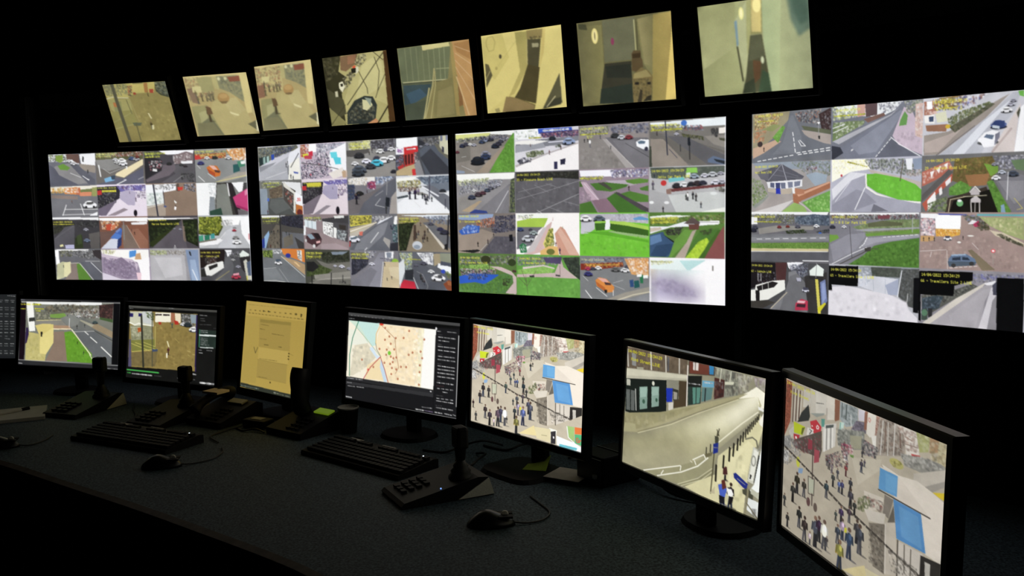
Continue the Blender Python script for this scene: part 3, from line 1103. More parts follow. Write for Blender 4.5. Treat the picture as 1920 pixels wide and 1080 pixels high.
u c8d048 8 47,296 96,297 9 .7
T 1 1
t d8dc48 11 260,275 14/04/2022 15:34:29
u e0e048 8 279,303 357,302 12 .7
T 2 0
t c8d048 11 7,521 14/04/2022 15:34:29
u c8d048 8 12,550 93,549 12 .7
T 2 1
t c8d048 11 255,521 14/04/2022 15:34:29
T 2 3
t d8d848 11 757,526 14/04/2022 15:34:29
u d8d848 8 758,552 856,551 14 .7
T 3 1
t e0e048 11 258,772 14/04/2022 15:34:29
u e0e048 8 260,803 344,804 14 .7
T 3 2
t e0e048 11 507,773 14/04/2022 15:34:29
u e0e048 8 509,806 596,805 14 .7
T 3 3
u e0e048 8 791,800 856,803 12 .6
F 1
z .86 ffffff .02
@W3 504 325
T 0 0
p 7f7a72 all
p eef0ee 3,-2 250,0 249,30 148,16 2,25
p d8dc80 3,7 154,8 141,29 2,43
n 3a3a40,5a6a38,888,223,ccc 7 .6 3,34 154,21 196,34 104,47 6,57
p 8a827a 3,74 147,73 195,73 195,125 89,251 3,246
p 77726a 5,102 66,80 65,169 4,183
c 2c3450 31,77 42
c 445 47,69 42
c eee 65,71 30
c 334468 116,59 42
c 8a98b8 132,50 42
c 334 153,47 42
c 222a3a 172,88 53
c 334 184,76 45
c 445 195,62 38
c 889 207,52 33
c c8ccd4 219,45 25
c aab 82,76 33
c 889 131,134 67
c 2c3858 130,151 67
c 1c2028 96,173 92
c 6a2c38 8,115 30
n 223,556,99a,334 7 .5 104,30 226,24 219,49 116,53
p 4e9a2a 246,17 252,18 251,255 144,252 201,108
n 5aa832,428424,62b03a 10 .5 246,26 252,26 251,251 157,250 207,117
p 9a8a78 198,99 213,92 138,252 89,251
l ddd 2 27,148 46,145
l ddd 2 26,202 82,242
p 8a98b0 3,228 38,235 38,250 3,248
T 0 1
p d5d3dc all
p f2f4f6 253,0 345,1 353,57 255,61
n c8d0c0,6a8070,eee,fff 12 .4 255,5 342,5 342,56 258,57
p 2c4fc8 345,1 475,4 478,31 348,31
u dfe6ff 15 365,16 464,15 9 .75
p 4a3a60 353,27 501,21 501,58 364,58
n 8a5a80,334,aab,c85a60,556 8 .6 353,32 501,25 501,62 359,57
p 7c7e88 255,74 376,63 501,58 501,83 436,102 341,111 257,95
p 9a9ca6 254,95 364,83 375,114 254,138
p f0eeea 255,69 330,68 387,77 330,93 254,87
c 2c3440 401,61 42
c 889ac0 464,84 75
l eef 5 387,85 442,82
p f4f0f0 253,225 352,171 501,99 500,252 258,250
p b8b0b0 253,212 375,148 496,95 501,101 375,156 256,225
n 4a5a34,6a7a48,333a28,8a9060 12 .8 295,141 329,127 366,130 369,151 329,170 300,168
n 33343c,445,5a5a60,223 12 .8 259,186 283,166 318,173 320,195 271,209
n 3a4434,556050,2a302a 10 .7 406,108 431,97 436,119 414,121
p 2c2c50 406,200 419,200 419,243 406,244
p 282840 430,189 450,182 449,216 431,219
m 5a3a38 315,105,17 389,157,28 433,131,25
T 0 2
p 8f8785 all
n c8cc70,5a6050,8a8a80,aab,444 8 .6 502,9 613,12 607,60 505,58
n 4a5068,8a90a8,556,334,99a 10 .6 613,12 750,7 751,66 674,58 618,53
p 8a8480 502,75 587,82 689,251 504,248
n 8e8884,807a76,989290 17 .4 507,116 612,125 663,250 506,244
p 6e6c72 597,75 748,89 751,247 704,256
p 77757b 623,94 699,100 751,207 751,251 699,248
p a6a09e 587,82 602,88 704,254 673,254
l d0ccca 2 600,83 701,254
l 4a4a4e 3 669,114 751,196
c 3a3c40 633,66 50
c c8ccd4 656,79 47
c 8a3038 681,80 45
p f4f6fa 706,109 723,96 751,101 751,156 728,150 708,133
p 5a7088 711,109 723,103 738,108 736,121 716,122
e 334 741,150 10 12
m e8e0f0 542,127,50
m 222 522,97,22 534,94,22
m 444 617,142,20 580,82,25
n d8dc60,8a9060 7 .7 529,61 555,63 555,79 531,77
T 0 3
p 77736e all
p e8f0f4 753,11 999,4 999,45 867,46 758,27
n d8d840,6a7048,aaa,556 7 .6 755,19 863,27 863,69 758,59
e 3a70d0 866,22 15 15
n 3a4a60,8a98a8,c84a40,334,5a6a80 7 .6 863,34 923,37 932,68 868,62
p 6a6660 753,58 820,80 996,179 998,262 915,265 811,180 755,105
p 726e6c 792,77 839,82 1000,195 1000,225 923,166
p 8f8981 932,98 1000,97 1000,165 960,142
p 94897e 755,98 797,101 887,259 758,254
p 5f5e62 811,87 868,92 996,202 998,247 951,259
n 4a5030,6a6a44,333824 8 .8 858,76 928,98 932,121 863,96
n 2a2a2e,444,333 7 .7 950,59 977,58 973,110 955,97
p 4a4a38 977,110 1000,116 1000,131 980,122
p efe8e0 977,58 999,56 999,86 977,88
p 40463a 751,136 758,137 760,252 751,253
l 2c3040 6 805,5 812,188
l 222 4 883,105 885,217
p 1c2028 878,101 886,100 887,144 879,143
l 333 4 854,137 855,172
l 445 3 818,158 844,206
c ccd 842,78 25
p 5f6f8c 942,221 960,203 998,225 1000,256 942,236
p 2a3038 960,218 996,232 998,251 969,234
m 333 777,80,25
T 1 0
p 8e8b8e all
p f6f6f2 3,255 250,255 246,294 174,291 5,301
n d8e098,8a9868,eef0d8,5a6a4a 7 .6 5,292 144,280 137,316 11,328
n 6a6a6a,aab,445,8a98a8,ccc 8 .6 24,311 204,292 192,327 87,367 10,383
p 8e8a86 7,401 143,351 66,493 8,500
p 77757a 98,476 228,320 246,320 232,503 97,501
p 7c7a80 91,485 216,337 234,337 190,502
l e6e6e8 3 168,495 222,363
p b09a7c 21,484 98,422 111,422 60,493
c 3a4058 67,398 53
c 4a3a44 96,381 53
c 5a3440 115,373 42
c 445068 134,356 42
c 667 149,343 42
c 99a 165,335 37
c bbc 180,326 33
c eee 77,358 30
p 30408a 56,493 79,475 129,485 135,501 56,501
p 3a4434 234,294 249,286 249,496 223,495
n 5a6a44,8aa058,444,334 8 .6 231,302 249,294 249,496 226,487
l 9a8a78 3 228,337 226,495
T 1 1
p 5f5d62 all
p 2a2a26 255,256 498,256 500,306 418,294 258,308
n 33332a,222420,4a4a44 12 .6 328,255 498,258 498,298 418,290 351,299
n 6e6c72,545258,66646a 20 .25 258,303 500,306 499,499 256,496
l a8a8ac 2 257,417 361,377 500,315
l a8a8ac 3 332,501 499,390
l 98989c 2 263,373 396,327
l 98989c 2 372,459 439,498
l 98989c 2 440,430 499,457
l 909094 2 281,348 327,410
l 909094 2 328,333 384,378
l 909094 2 373,326 429,354
l ccc 3 338,484 355,500
t e8e440 13 258,265 14/04/2022 15:34:29
t e8e440 16 257,293 35 - Pleasure Beach LIVE
T 1 2
p 93808e all
p f4f2fa 502,257 627,256 622,296 506,290
n 5a5a98,8a8ac0,334,fff,aab 8 .6 612,259 748,259 748,302 622,304
n d8d840,3a3a50,aab 7 .6 501,290 596,291 591,315 503,311
p b4a8b4 596,319 748,318 748,326 673,355 622,337
p 3f7a28 541,333 591,327 678,343 673,355 617,381 564,371
p 4e8a2e 668,319 718,311 748,318 746,334 698,342 673,331
p 3f7a28 716,365 748,350 748,382 723,377
p 377424 601,418 637,382 738,494 748,506 642,505
p 44822a 648,395 683,380 748,406 748,442 708,441
p 3f7a28 501,449 543,434 569,504 502,503
p 3f6a2a 502,315 511,324 517,349 501,352
p 4a4448 627,386 643,386 748,478 748,498 723,486
p 4a4a40 570,330 591,327 622,365 612,373
p 8a6a7a 548,429 601,418 647,505 575,504
p c4a8b8 506,323 527,324 575,425 543,429
l e8d8e4 3 519,332 570,425
n a888a0,8a7488,bca4b4 10 .4 503,365 548,400 548,433 503,440
m 3a3030 680,376,30
T 1 3
p b4b4b6 all
p 4f5a50 753,255 996,258 996,292 887,325 811,321 758,311
n 5a6458,48524a,667066 10 .6 754,259 996,262 996,292 758,303
p 7ad048 875,262 908,261 910,288 873,289
p d8e8d8 873,289 887,286 887,310 873,313
p c0c0c4 887,313 996,300 997,353 811,361 811,329
p 6ac0c8 816,314 868,309 868,328 816,337
c 9ab 899,306 50
c dde 933,304 42
c c8ccd4 958,299 50
c aab 983,295 33
c 2c2c34 843,354 50
c f0f0f4 868,351 50
c 2c2c34 890,347 42
c 3a3034 910,344 50
c 334 927,342 42
c dde 968,342 50
c bbc 988,339 42
p 6e3838 821,373 936,358 997,353 997,364 892,379 826,389
n 5a5a48,8a8a70,444 10 .6 961,374 997,361 997,399 975,390
p c8ccca 812,408 961,390 997,406 997,498 841,503 807,455
p a8a8aa 751,374 812,400 841,503 751,506
e eef0f0 758,445 12 8
e e8e8ea 809,447 13 8
e e0e4e4 961,401 17 8
p eef0e8 925,497 996,475 996,505 916,507
e d03030 799,340 15 15
m 3a3a40 763,375,50 768,311,25
m e6e6ea 878,437,47
m 222 895,430,42 905,440,42 873,433,33
m 333 797,499,33 921,477,33
p 8a6a60 807,376 824,369 824,400 809,400
t e8e440 15 759,267 14/04/2022 15:34:29
t e8e440 15 779,300 Jetty Car Park LIVE
T 2 0
p 7a706a all
p 8aa0c8 7,511 159,503 153,530 78,543 6,538
n c85a30,e88a48,8a4a38,334,aab 8 .7 78,543 165,521 164,588 90,588
p 9a8a7c 5,635 108,597 164,624 94,743 4,755
p 2c5ac0 6,612 46,570 99,579 95,620 19,635
n 3a70d8,88b0e8,2440a0,dde 10 .6 20,589 65,566 99,588 89,616 25,630
n 3a3848,556,223,6a6a80,334 8 .7 165,517 250,508 250,605 158,624
n 223,445,667 7 .5 146,570 213,561 218,615 151,624
p 55525c 106,743 163,642 248,641 249,747 106,754
n 5e5b64,4c4a54,66646c 13 .5 113,733 170,642 248,641 248,747
l d0ccc8 3 94,743 129,688
p 222 4,736 88,725 100,734 68,748
p 18181e 222,632 236,628 237,672 223,672
m 2a2426 157,646,25 132,688,30 89,707,33
l ddd 2 106,754 247,752
t e8e440 12 9,513 14/04/2022 15:34:29
t e8e440 13 9,545 31 - Esplanade LIVE
T 2 1
p fbf6f4 all
p f2f6ee 254,504 383,503 377,531 255,535
n d8dc70,9a9aa0,5a6a50,fff 7 .5 256,513 326,508 314,535 258,539
p a0d040 255,548 314,531 380,529 363,583 255,583
p 6b6a72 255,583 360,583 342,605 312,693 253,720
c 3a4a80 269,597 42
c 445 310,598 25
c 9aa 322,618 50
c c8ccd4 298,653 75
c 778 313,640 33
p d8b4b0 324,692 371,579 400,544 400,519 370,726 312,750 277,751
p c8bfc0 306,701 360,587 377,579 324,727 277,755
p e8d86a 359,683 382,596 399,587 399,673 370,717
n 5a6a28,8a9a38,c8b850,3a4a20 10 .8 362,683 385,587 399,587 404,682 398,717 370,717
p d49880 405,622 428,579 444,596 498,748 426,750 415,708
p dfae98 427,587 498,744 460,745 416,613
p e8b868 347,727 382,695 415,699 421,750 347,753
e 6a7030 388,730 25 18
p 1f7a40 262,698 277,680 292,693 294,737 268,742
n eee,2a9a50,1a5a30 7 .5 262,698 292,684 294,737 268,742
m 3a2a50 424,742,38
m 5a2a30 409,695,25
m 884 436,591,12
T 2 2
p 5ad024 all
p b8b4c0 502,507 748,506 748,562 601,545 505,562
c f2f2f6 524,532 67
c 556070 574,533 67
n 8a8a98,ccd,aab 10 .5 611,508 748,506 748,554 616,545
p 5a98d0 693,533 718,521 748,534 748,542 698,542
p c6c6d0 505,562 556,553 556,595 531,620 504,621
p eef0f4 595,541 611,537 614,595 593,599
p 8ad840 556,549 598,547 596,562 556,563
p 2f6a1c 556,560 596,558 593,599 561,603
p 2c6218 614,558 673,570 748,594 748,634 673,627 611,595
p a0d848 611,549 663,550 748,578 748,598 673,574 614,562
p 8ab870 616,603 748,630 748,647 601,611
n 62d82c,52c420,70dc38,4ab81c 18 .3 504,621 748,634 748,744 504,748
p 48b41c 515,612 601,607 748,655 748,667 595,628
T 2 3
p 4e8230 all
n 4a5a28,6a7a38,333a20,8a9848,aab098 10 .6 752,530 996,509 996,562 916,562 753,570
p eef2ec 752,522 812,514 888,519 821,534 753,534
n d8e040,a8b030,5a6a20 7 .7 753,530 845,523 841,562 756,566
p e8ecf2 753,578 812,578 869,550 916,550 980,547 980,562 911,574 822,582 753,618
p f6f6f8 897,550 980,545 976,566 916,570
l 444 2 916,554 976,554
p 5a4a48 865,562 893,527 918,554 916,566
p 6a4038 881,566 916,564 914,593 883,595
n 3a3a34,4a5040,222 8 .8 797,598 841,582 869,578 850,625 812,626
p 37557c 751,626 797,606 802,626 836,661 836,705 812,746 751,744
p 5a80b0 752,634 788,618 793,658 752,683
p 2c4668 773,682 834,669 834,705 803,746 753,739
p 1c2018 797,622 836,661 836,677 831,665
p c8b8a8 753,586 788,582 793,594 753,610
p 5a9a34 836,649 869,593 893,597 870,672 822,749 817,741
p b0a090 836,749 874,664 893,601 907,593 898,625 870,748
p 3f7a28 888,672 916,601 980,585 962,639 870,744
n 3a5a24,2c4420,4a4a38 10 .7 916,601 958,585 953,624 926,624
p a8dc28 870,748 912,660 940,636 947,655 917,750
n c0e838,88c020,a8d830 10 .6 870,748 912,660 940,636 947,655 912,750
p 8a4a48 926,751 980,608 994,570 997,751
p 3a6a20 912,750 976,593 985,593 931,751
T 3 0
p 4f7a34 all
n 4a4a40,6a6a50,8a9a60,334,99a 10 .6 7,769 250,756 249,810 136,823 6,829
p 8ac050 48,823 124,815 161,850 54,855
n 6aa83c,90c858,4a7a30 8 .5 6,825 130,815 167,845 9,857
n 3a3a44,aab,c85a60,223,eef 7 .7 5,848 167,845 160,886 14,894
p 2458d0 3,899 53,878 176,878 160,904 113,942 72,932 4,946
n 1c2c50,889,2a4ab0,445 7 .4 28,875 142,869 116,916 46,920
p 46803a 4,951 72,935 116,943 176,881 228,855 239,908 202,992 3,1002
n 5a9a34,3a6a28,4a8a2c 10 .5 7,950 103,944 185,885 227,882 220,964 165,995 13,1001
p cbb4b0 136,828 185,830 228,855 249,890 248,996 202,992 236,927 233,882
n 2a3420,3a4028 8 .4 191,902 227,900 214,946 190,948
e 2f4020 231,801 25 22
e 33381f 121,788 33 25
l 3a3028 3 137,787 135,842
p 4a3030 233,846 249,850 249,861 232,859
t e8e440 12 9,773 14/04/2022 15:34:29
t e8e440 13 6,803 75 - St Georges Park LIVE
T 3 1
p 54a838 all
n 8a8a88,aaaab0,556,6a7060 8 .6 253,765 404,758 415,811 255,818
p c8b0ac 251,872 322,864 403,855 415,811 426,759 437,819 492,885 369,883 251,890
p 7ac04a 255,845 346,814 403,829 392,856 322,866 257,867
n 88cc58,6ab040,a0d070 8 .5 264,845 346,819 397,834 386,856 287,866
p d8c8c4 276,826 358,809 403,825 403,833 358,818 276,840
p 2f3a30 432,763 499,756 500,893 459,844
n 3a463a,242c24,4a5a44 10 .6 432,763 498,756 499,884 459,844
p 4f4468 358,766 432,759 426,802 369,796
n 5cb03c,4ca030,64b844 17 .3 254,894 492,889 497,987 253,997
l 5a4a40 2 287,879 295,994
l 5a4a40 2 257,889 292,941 328,850
l 5a4a40 2 290,923 270,844
l 5a4a40 2 423,811 424,863
p 333 302,876 322,875 322,886 302,887
p 444 406,865 425,867 425,876 406,875
t e8e440 12 262,769 14/04/2022 15:34:29
t e8e440 12 276,795 St Georges Park LIVE
T 3 2
p 7c7e80 all
n aab0b8,667,8a9aa8,445 7 .6 504,765 662,755 662,780 503,790
p 8a2c20 503,795 657,780 660,805 568,826 503,833
n e8a848,c85030,3a2a28,f0c060 7 .6 514,794 657,782 657,809 520,819
c c83058 530,823 37
c eee 568,817 42
c 445 549,822 33
c 666 631,822 50
c e8e8ea 665,825 50
c 556 673,804 33
p e0a058 662,759 748,752 748,854 688,849
n f8f0e0,d88a48,fff,c87838 10 .6 662,759 748,752 748,845 691,848
c 34347c 531,853 50
p e88a38 557,889 571,872 597,879 626,923 623,953 599,958 562,923
p c86428 557,894 592,930 597,959 565,923
p e8a898 563,874 594,879 608,899 584,898
p 4a3438 589,898 613,903 615,915 594,914
p 222 589,942 600,942 599,963 592,962
p 2a4a80 680,882 693,877 696,918 683,922
p 1f5a58 696,885 713,880 716,919 698,926
p 1f7a48 716,855 728,846 728,896 718,896
p f2f6f2 706,848 723,843 723,859 707,862
p f2f6f2 728,851 745,847 745,866 729,868
p 9a9488 594,999 662,954 749,915 749,948 662,991
l d8cfb0 5 636,1000 693,964 750,943
p 84868a 652,1001 750,953 750,997
l fff 4 520,951 543,997
l fff 3 560,932 599,980
l eee 2 511,867 530,895
l ccc 2 618,911 662,937
l ccc 2 621,902 657,883
l ddd 4 622,944 622,974
T 3 3
p f6f2f8 all
p e2f0ee 753,764 935,755 927,820 851,832 756,812
p b8e0e0 851,764 936,759 926,804 880,822
n d8dc98,b8c080,eee 7 .5 754,765 836,765 822,781 756,796
p cfe0d8 756,821 870,823 889,854 822,841 756,833
p a296b4 756,837 822,845 894,885 927,923 927,970 890,989 813,963 756,910
n 9488ac,b4aac4,a094b4,c0b8d0 12 .5 756,841 851,852 918,915 927,978 852,984 756,918
p c0b8e0 753,927 823,970 918,995 754,992
p fcfafc 936,759 997,755 999,1000 937,1001 932,946 894,869 870,831
p 8a8480 956,787 961,787 961,814 957,815
T 0 1
u e0e048 9 310,54 360,55 8 .7
T 0 2
t dfe050 12 508,16 14/04/2022 15:34:29
u e0e048 10 507,53 607,53 18 .7
T 0 3
t dfe050 12 757,21 14/04/2022 15:34:29
u e0e048 10 757,52 860,52 18 .7
T 1 2
u e8e850 10 506,303 588,304 14 .7
T 2 3
t e0e048 13 756,528 14/04/2022 15:34:29
u e0e048 10 756,555 841,553 14 .7
T 3 2
t c8d090 12 504,766 14/04/2022 15:34:29
u f0b040 10 525,804 642,795 18 .7
T 3 3
b 50 753,813 936,812 937,993 754,1000
n 8e82a6,a89cb8,988cb0,bab0cc 7 .35 758,869 832,865 899,925 909,964 822,954 758,910
b 7 753,813 936,812 937,993 754,1000
u e0e090 7 756,773 832,772 14 .6
F 1
l f4f6ff 5 998,0 998,1000
F 1
z .84 ffffff .02
@W4 758 431
T 0 0
p 6d7077 all
p 9a9070 3,3 124,2 119,44 69,131 2,213
n a8a060,d8c870,6a5a38,e8e0a0,aa5a3a 8 .7 6,4 96,5 87,61 11,88
p c8a488 4,176 78,139 97,148 41,201 4,228
p 8a9458 35,84 73,59 97,69 69,95
n b86a48,a8704a,d89a70 8 .5 6,95 50,86 40,143 6,147
p 5fa83a 69,127 101,70 110,78 88,155
n 4a8a2c,70b848 6 .5 69,127 101,70 110,78 88,155
n 444,888,a86a50,223,bbb 8 .6 137,11 221,2 213,83 151,55
p 3a2a2a 213,28 249,2 251,115 222,102
n 8a8a90,4a3434,2a2020 8 .4 217,29 249,6 250,108 222,98
p 5a6048 160,77 250,108 251,129 170,99
p a89c94 161,98 250,129 252,177 201,158 170,120
p 6a6e77 124,16 137,18 170,127 252,184 253,225 2,250 97,163
p 757982 126,23 135,25 161,126 161,211 69,211 102,156
d fff 4 4 133,102 137,138 143,210
l fff 3 152,150 161,176 174,177 156,147
d fff 4 6 143,210 251,191
d fff 4 6 148,218 251,203
d f4f4f4 4 7 17,243 139,218
e 3a3030 28,156 15 14
m 3a2c30 41,194,25
p f4f4f4 208,65 218,67 213,80
l 999 3 213,76 214,142
p 333 212,132 218,132 218,148 213,147
T 0 1
p 737683 all
p eaeef0 253,-4 450,-4 428,38 390,65 298,46
n c8d0c8,e8f0a0,8aa060,fff,6a7a58 8 .6 253,0 326,0 326,57 256,68
p d0a090 324,-4 346,-3 347,53 326,57
p 5c4648 346,-3 380,-3 380,54 349,60
n ddd,fff,888,445,aab 8 .6 380,-5 450,0 428,38 390,52
p 7a5a50 343,69 398,47 402,60 355,87
p 6a8450 256,82 298,73 347,79 343,92 265,158 255,164
n 88a068,54683c,a8b888,ddd 8 .6 256,75 347,73 339,98 265,151
l e8ecec 4 257,123 298,97
l e8ecec 4 256,102 290,86
p b0b0b8 255,164 417,56 440,27 417,62 274,179
p 747888 274,200 440,40 451,48 373,255 292,249
p 868a9a 307,189 444,40 449,54 380,222 332,232
p 5f6270 373,255 419,167 487,250 484,255
p c8b4c4 422,154 451,28 474,57 503,175 502,248 438,195
n bca8b8,d4c2d0,a898a8 13 .3 426,154 460,113 494,168 495,238 442,195
n 888070,aab098,5a6a4a,ccc 8 .6 451,3 500,4 501,55 459,62
p 5aa048 442,85 453,48 461,68 458,109 439,112
p d8b8ac 480,20 501,17 503,175 481,160
n b8948c,eee,d0b0a8 8 .4 480,20 501,20 503,169 482,160
d fff 3 6 419,163 377,248
l fff 3 418,160 442,195 495,250
p 333540 253,184 278,193 287,221 258,250 254,246
p ddd 310,206 316,203 314,211 308,215
T 0 2
p c8c8d0 all
p a86a54 502,14 542,11 532,72 503,74
n f0e8e0,8a4a3a,c87a5a,fff 11 .4 502,14 542,11 535,72 505,71
p fff 508,15 522,14 523,48 510,50
p 8a6a38 538,4 597,-2 587,48 542,48
n e0d838,4a4a58,c8b840,fff,334 7 .7 524,8 597,7 595,62 528,58
n fff,4a4aa0,e0e4ee,8a5a48,334 9 .6 580,1 657,-1 618,53 570,58
p f0ece8 503,77 528,71 529,112 505,109
p 3a4a68 514,82 526,80 526,103 516,104
p d8d8b8 530,71 556,62 561,106 536,110
n 4a5a30,6a7a48,384428,8a8a58 8 .8 560,94 591,67 658,35 664,48 592,135 565,132
p 9a6a50 507,119 561,119 558,150 510,144
e d8b030 562,129 11 9
p 9c9188 503,162 565,150 619,89 683,27 702,12 646,111 542,248 504,248
p b8a8a0 505,194 565,163 599,136 541,236 506,239
l 6a6468 3 535,251 626,133
p 5c5c4a 565,132 664,42 671,49 579,158
n 4a5238,6e6a52,3c4430,847a64 8 .7 565,132 664,42 671,49 579,158
p b8bac4 542,251 665,84 709,7 727,5 716,79 648,232 642,256
p dcdfe8 646,117 697,47 706,36 666,120 601,253 573,254
p d4c8c4 668,234 728,51 723,109 716,256 668,255
p f4f4f6 716,256 728,69 735,58 738,255
p 4a4a38 719,91 725,69 727,81 723,115
c f6f6fa 657,191 82
p f2f2f6 639,201 647,166 666,156 683,164 674,223 648,227
p 5f6f88 647,184 653,172 671,177 667,195
p 778 673,174 683,164 683,188 672,222
c 4a5c98 680,133 63
p 2c3c70 664,134 672,117 693,120 694,147 679,151
p c0ccd8 666,135 682,141 682,153 666,147
c e8e8ec 697,76 44
c bbc 706,54 31
c 99a 711,40 25
p 5ac040 721,3 733,3 734,29 724,22
l b8a8a4 9 668,246 708,155
T 1 0
p a09a98 all
p 8e9aa8 2,250 102,249 252,253 252,308 171,289 31,281
n 5a6a48,8a90a0,aab,6a7a58,99a 8 .6 125,251 252,253 252,322 207,348 167,303
n 8a4a58,3a3a40,ddd 6 .5 175,276 211,278 211,299 176,297
p 98a8b8 176,318 207,306 241,321 238,356 207,376
p 55555f 19,299 100,260 171,325 162,342 51,348
p 666670 19,303 60,283 56,341 32,333
l b8b8c4 3 100,260 117,347
l b8b8c4 2 98,263 56,341
l 7a7a86 2 79,284 153,324
l 7a7a86 2 70,313 167,335
p e8e8ec 51,348 165,339 165,374 117,387 56,378
p 5a6080 63,352 77,353 77,379 63,374
p 6a7088 96,354 112,354 113,383 99,383
p 7a8098 119,351 135,350 136,377 122,380
p 7a8098 140,350 160,346 158,370 141,375
p 3a4070 80,353 95,354 96,386 82,386
p 2430b8 81,382 95,381 97,410 82,408
p c0b4a4 54,378 82,386 82,404 56,398
p b8aa98 99,386 136,380 131,409 99,412
n 6a8a48,8aa060,4a6a34,aab898 8 .6 0,324 32,340 56,415 42,451 3,473
p 8a9088 3,473 56,415 61,429 13,481
p a59c98 13,496 61,415 140,416 141,438 90,503
p cfcac8 3,502 71,473 141,438 99,499
p 8ab85a 99,499 141,452 173,474 182,501
p a86848 136,409 250,353 252,384 163,445 154,460 138,452
p d8a080 149,413 248,353 250,360 154,424
p b87858 136,380 172,389 172,410 140,416
l c8beb8 5 157,452 195,499
p 5aa83c 166,453 252,395 253,501 199,501
n 6abc48,4a9a30,a0d878 9 .4 172,453 252,398 253,499 204,499
p eee 133,380 142,381 143,409 136,409
t e8e440 12 12,265 14/04/2022 15:34:29
t e8e440 12 12,293 Hall Quay LIVE
T 1 1
p b9b9c9 all
p fdfce8 254,249 353,253 365,301 309,311 255,357
n f8f4b0,fffce8,f0e890,fff 8 .3 258,253 353,257 349,293 259,322
n 6a7a5a,8a8a88,aab0a0,556,3a4434 8 .6 341,252 458,258 499,309 500,334 451,332 365,301
p eef0f4 458,261 476,259 475,311 462,307
p 8a98b0 476,262 500,258 501,309 481,308
n 8a7068,aaa,c8b8b0 8 .5 458,313 500,309 500,341 463,339
p c0b4ac 357,300 444,338 500,366 500,392 452,358 366,318
p 55c428 354,324 382,322 444,345 485,375 500,399 500,453 441,443 383,408 354,374
n 60d030,4ab420,6ad83c 14 .3 358,331 444,351 497,405 498,450 422,429 362,381
p f2f0e8 350,320 354,320 356,381 383,412 441,446 500,453 500,460 438,452 379,418 350,387
p e0e0e8 255,391 309,311 350,320 334,394 260,447
p a4a4b4 256,447 309,352 350,327 352,387 383,422 498,463 500,502 254,499
p 9090a0 256,467 326,393 351,407 383,455 311,499 256,495
p 6f6f7c 375,462 415,495 368,499
l f6f6fa 4 350,387 323,488
l e8e8f0 3 325,319 266,450
l 5a5040 4 452,267 445,358
e d03040 283,327 5 6
l c8ccc8 2 391,263 391,302
T 1 2
p 6b6a6a all
p bc6450 501,322 567,275 578,313 533,361 502,386
n d08870,f4f0ec,b05a44,e8dcd4 10 .5 501,328 567,281 574,301 504,379
p f4f0ee 521,323 532,317 525,352
p f4f0ee 535,308 548,299 543,330
p f4f0ee 555,293 565,284 562,312
p 5a5654 502,424 567,313 578,326 501,456
p bc5440 503,463 551,375 576,332 577,363 537,425 513,498
p f4f0f0 516,450 535,409 538,450 518,495
p f0ecec 544,400 551,387 553,419 546,428
p e8e4e4 559,369 573,344 572,369 562,388
p 6a5a30 581,270 668,264 682,319 667,373 617,390 575,363
n 8a7038,a08048,5a6a28,6a4a28,4a4a20 10 .7 584,270 668,267 682,326 657,367 617,377 582,351
p 6aa030 649,293 682,307 682,332 666,349
p 4e9230 569,394 596,364 624,390 611,427 569,426
n 3f7a24,62a83c 8 .5 569,394 596,364 624,390 611,427 569,426
p 9a6a40 606,340 663,337 657,385 617,390
p 3a3028 566,438 604,420 657,391 679,501 560,503
p 16140f 580,451 664,403 692,504 570,504
p 4c8a2c 657,373 670,361 714,495 711,504 686,504
n 3a7020,5a9a34 8 .5 657,373 670,361 713,498 685,501
p 7a9ab8 691,471 698,465 702,501 692,502
l e8e4dc 4 619,414 631,390 643,412
p b8b0b0 620,411 631,396 642,412 641,427 621,427
p c4bcbc 621,445 633,427 645,446 645,458 621,458
l d8d0cc 4 622,458 624,502
l d8d0cc 4 642,458 643,502
l c8c0bc 3 632,458 632,502
l d0c8a8 3 604,433 658,428
e 60b068 596,461 14 14
e f0f4f0 595,450 9 6
n 6a8a4a,8a9a60,3a4a28 8 .6 516,463 569,426 563,495 520,503
l d8c8a0 3 569,501 573,445 607,433
p 75737a 677,367 695,332 740,347 743,504 718,504
p 86848a 683,368 740,370 742,441 720,465
n 3a3a44,aab,556,dde 8 .6 668,264 738,264 740,323 689,320
p 5a7a50 710,285 739,282 740,329 721,322
c f0f0f4 678,355 38
c c0c8d8 691,332 31
c 3c4454 716,339 44
c 99a 674,298 25
l dddde0 3 705,333 704,447
l d8c850 2 720,441 739,483 727,489
t e8d840 13 510,268 14/04/2022 15:34:29
t e8d840 14 508,300 29 - Barrack Road LIVE
T 0 3
p 8e9096 all
T 1 3
p 77806c all
T 2 3
p a0a0a2 all
T 3 3
p dcdce2 all
T 2 0
p 66646a all
p f2f2f4 -2,500 247,499 243,513 136,514 -2,519
n 5a6a30,3a3a3a,8a8a58,556,aab 6 .7 -2,511 141,510 141,561 3,556
p 4a5568 150,525 200,510 250,517 250,566 155,560
n 3a4658,6a7888,8a9aa8,2a3440 9 .6 141,521 250,513 250,566 146,564
p f0f0f0 -2,526 20,526 21,563 -2,564
p 8e8a84 23,585 81,569 209,570 200,588 128,590 28,615
c 8a2c30 94,575 25
c 8a3028 121,572 23
c f0f0f4 211,568 31
c 445 13,578 38
c 556 153,571 31
c 223 8,593 38
n 2c3a20,3a4a28,1c2814 6 .8 114,594 173,585 183,603 119,611
n 2c3a28,334,445 6 .7 209,595 250,580 253,601 214,605
e 2a60c8 222,606 9 8
p 737479 -2,616 249,604 249,643 -2,661
p 838489 -2,631 249,615 249,637 -2,652
d e6e6e8 3 8 14,640 244,625
p 5a8a30 -2,661 249,646 248,679 -2,688
n 4a7a28,689a3a 6 .5 -2,661 249,646 248,678 -2,686
p cfc08e -2,688 248,678 248,692 -2,703
l e8e8ea 3 -2,704 245,692
p 55555b -2,710 248,695 248,738 -2,754
l f4f4f6 4 170,741 248,738
t e8e440 11 10,520 14/04/2022 15:34:29
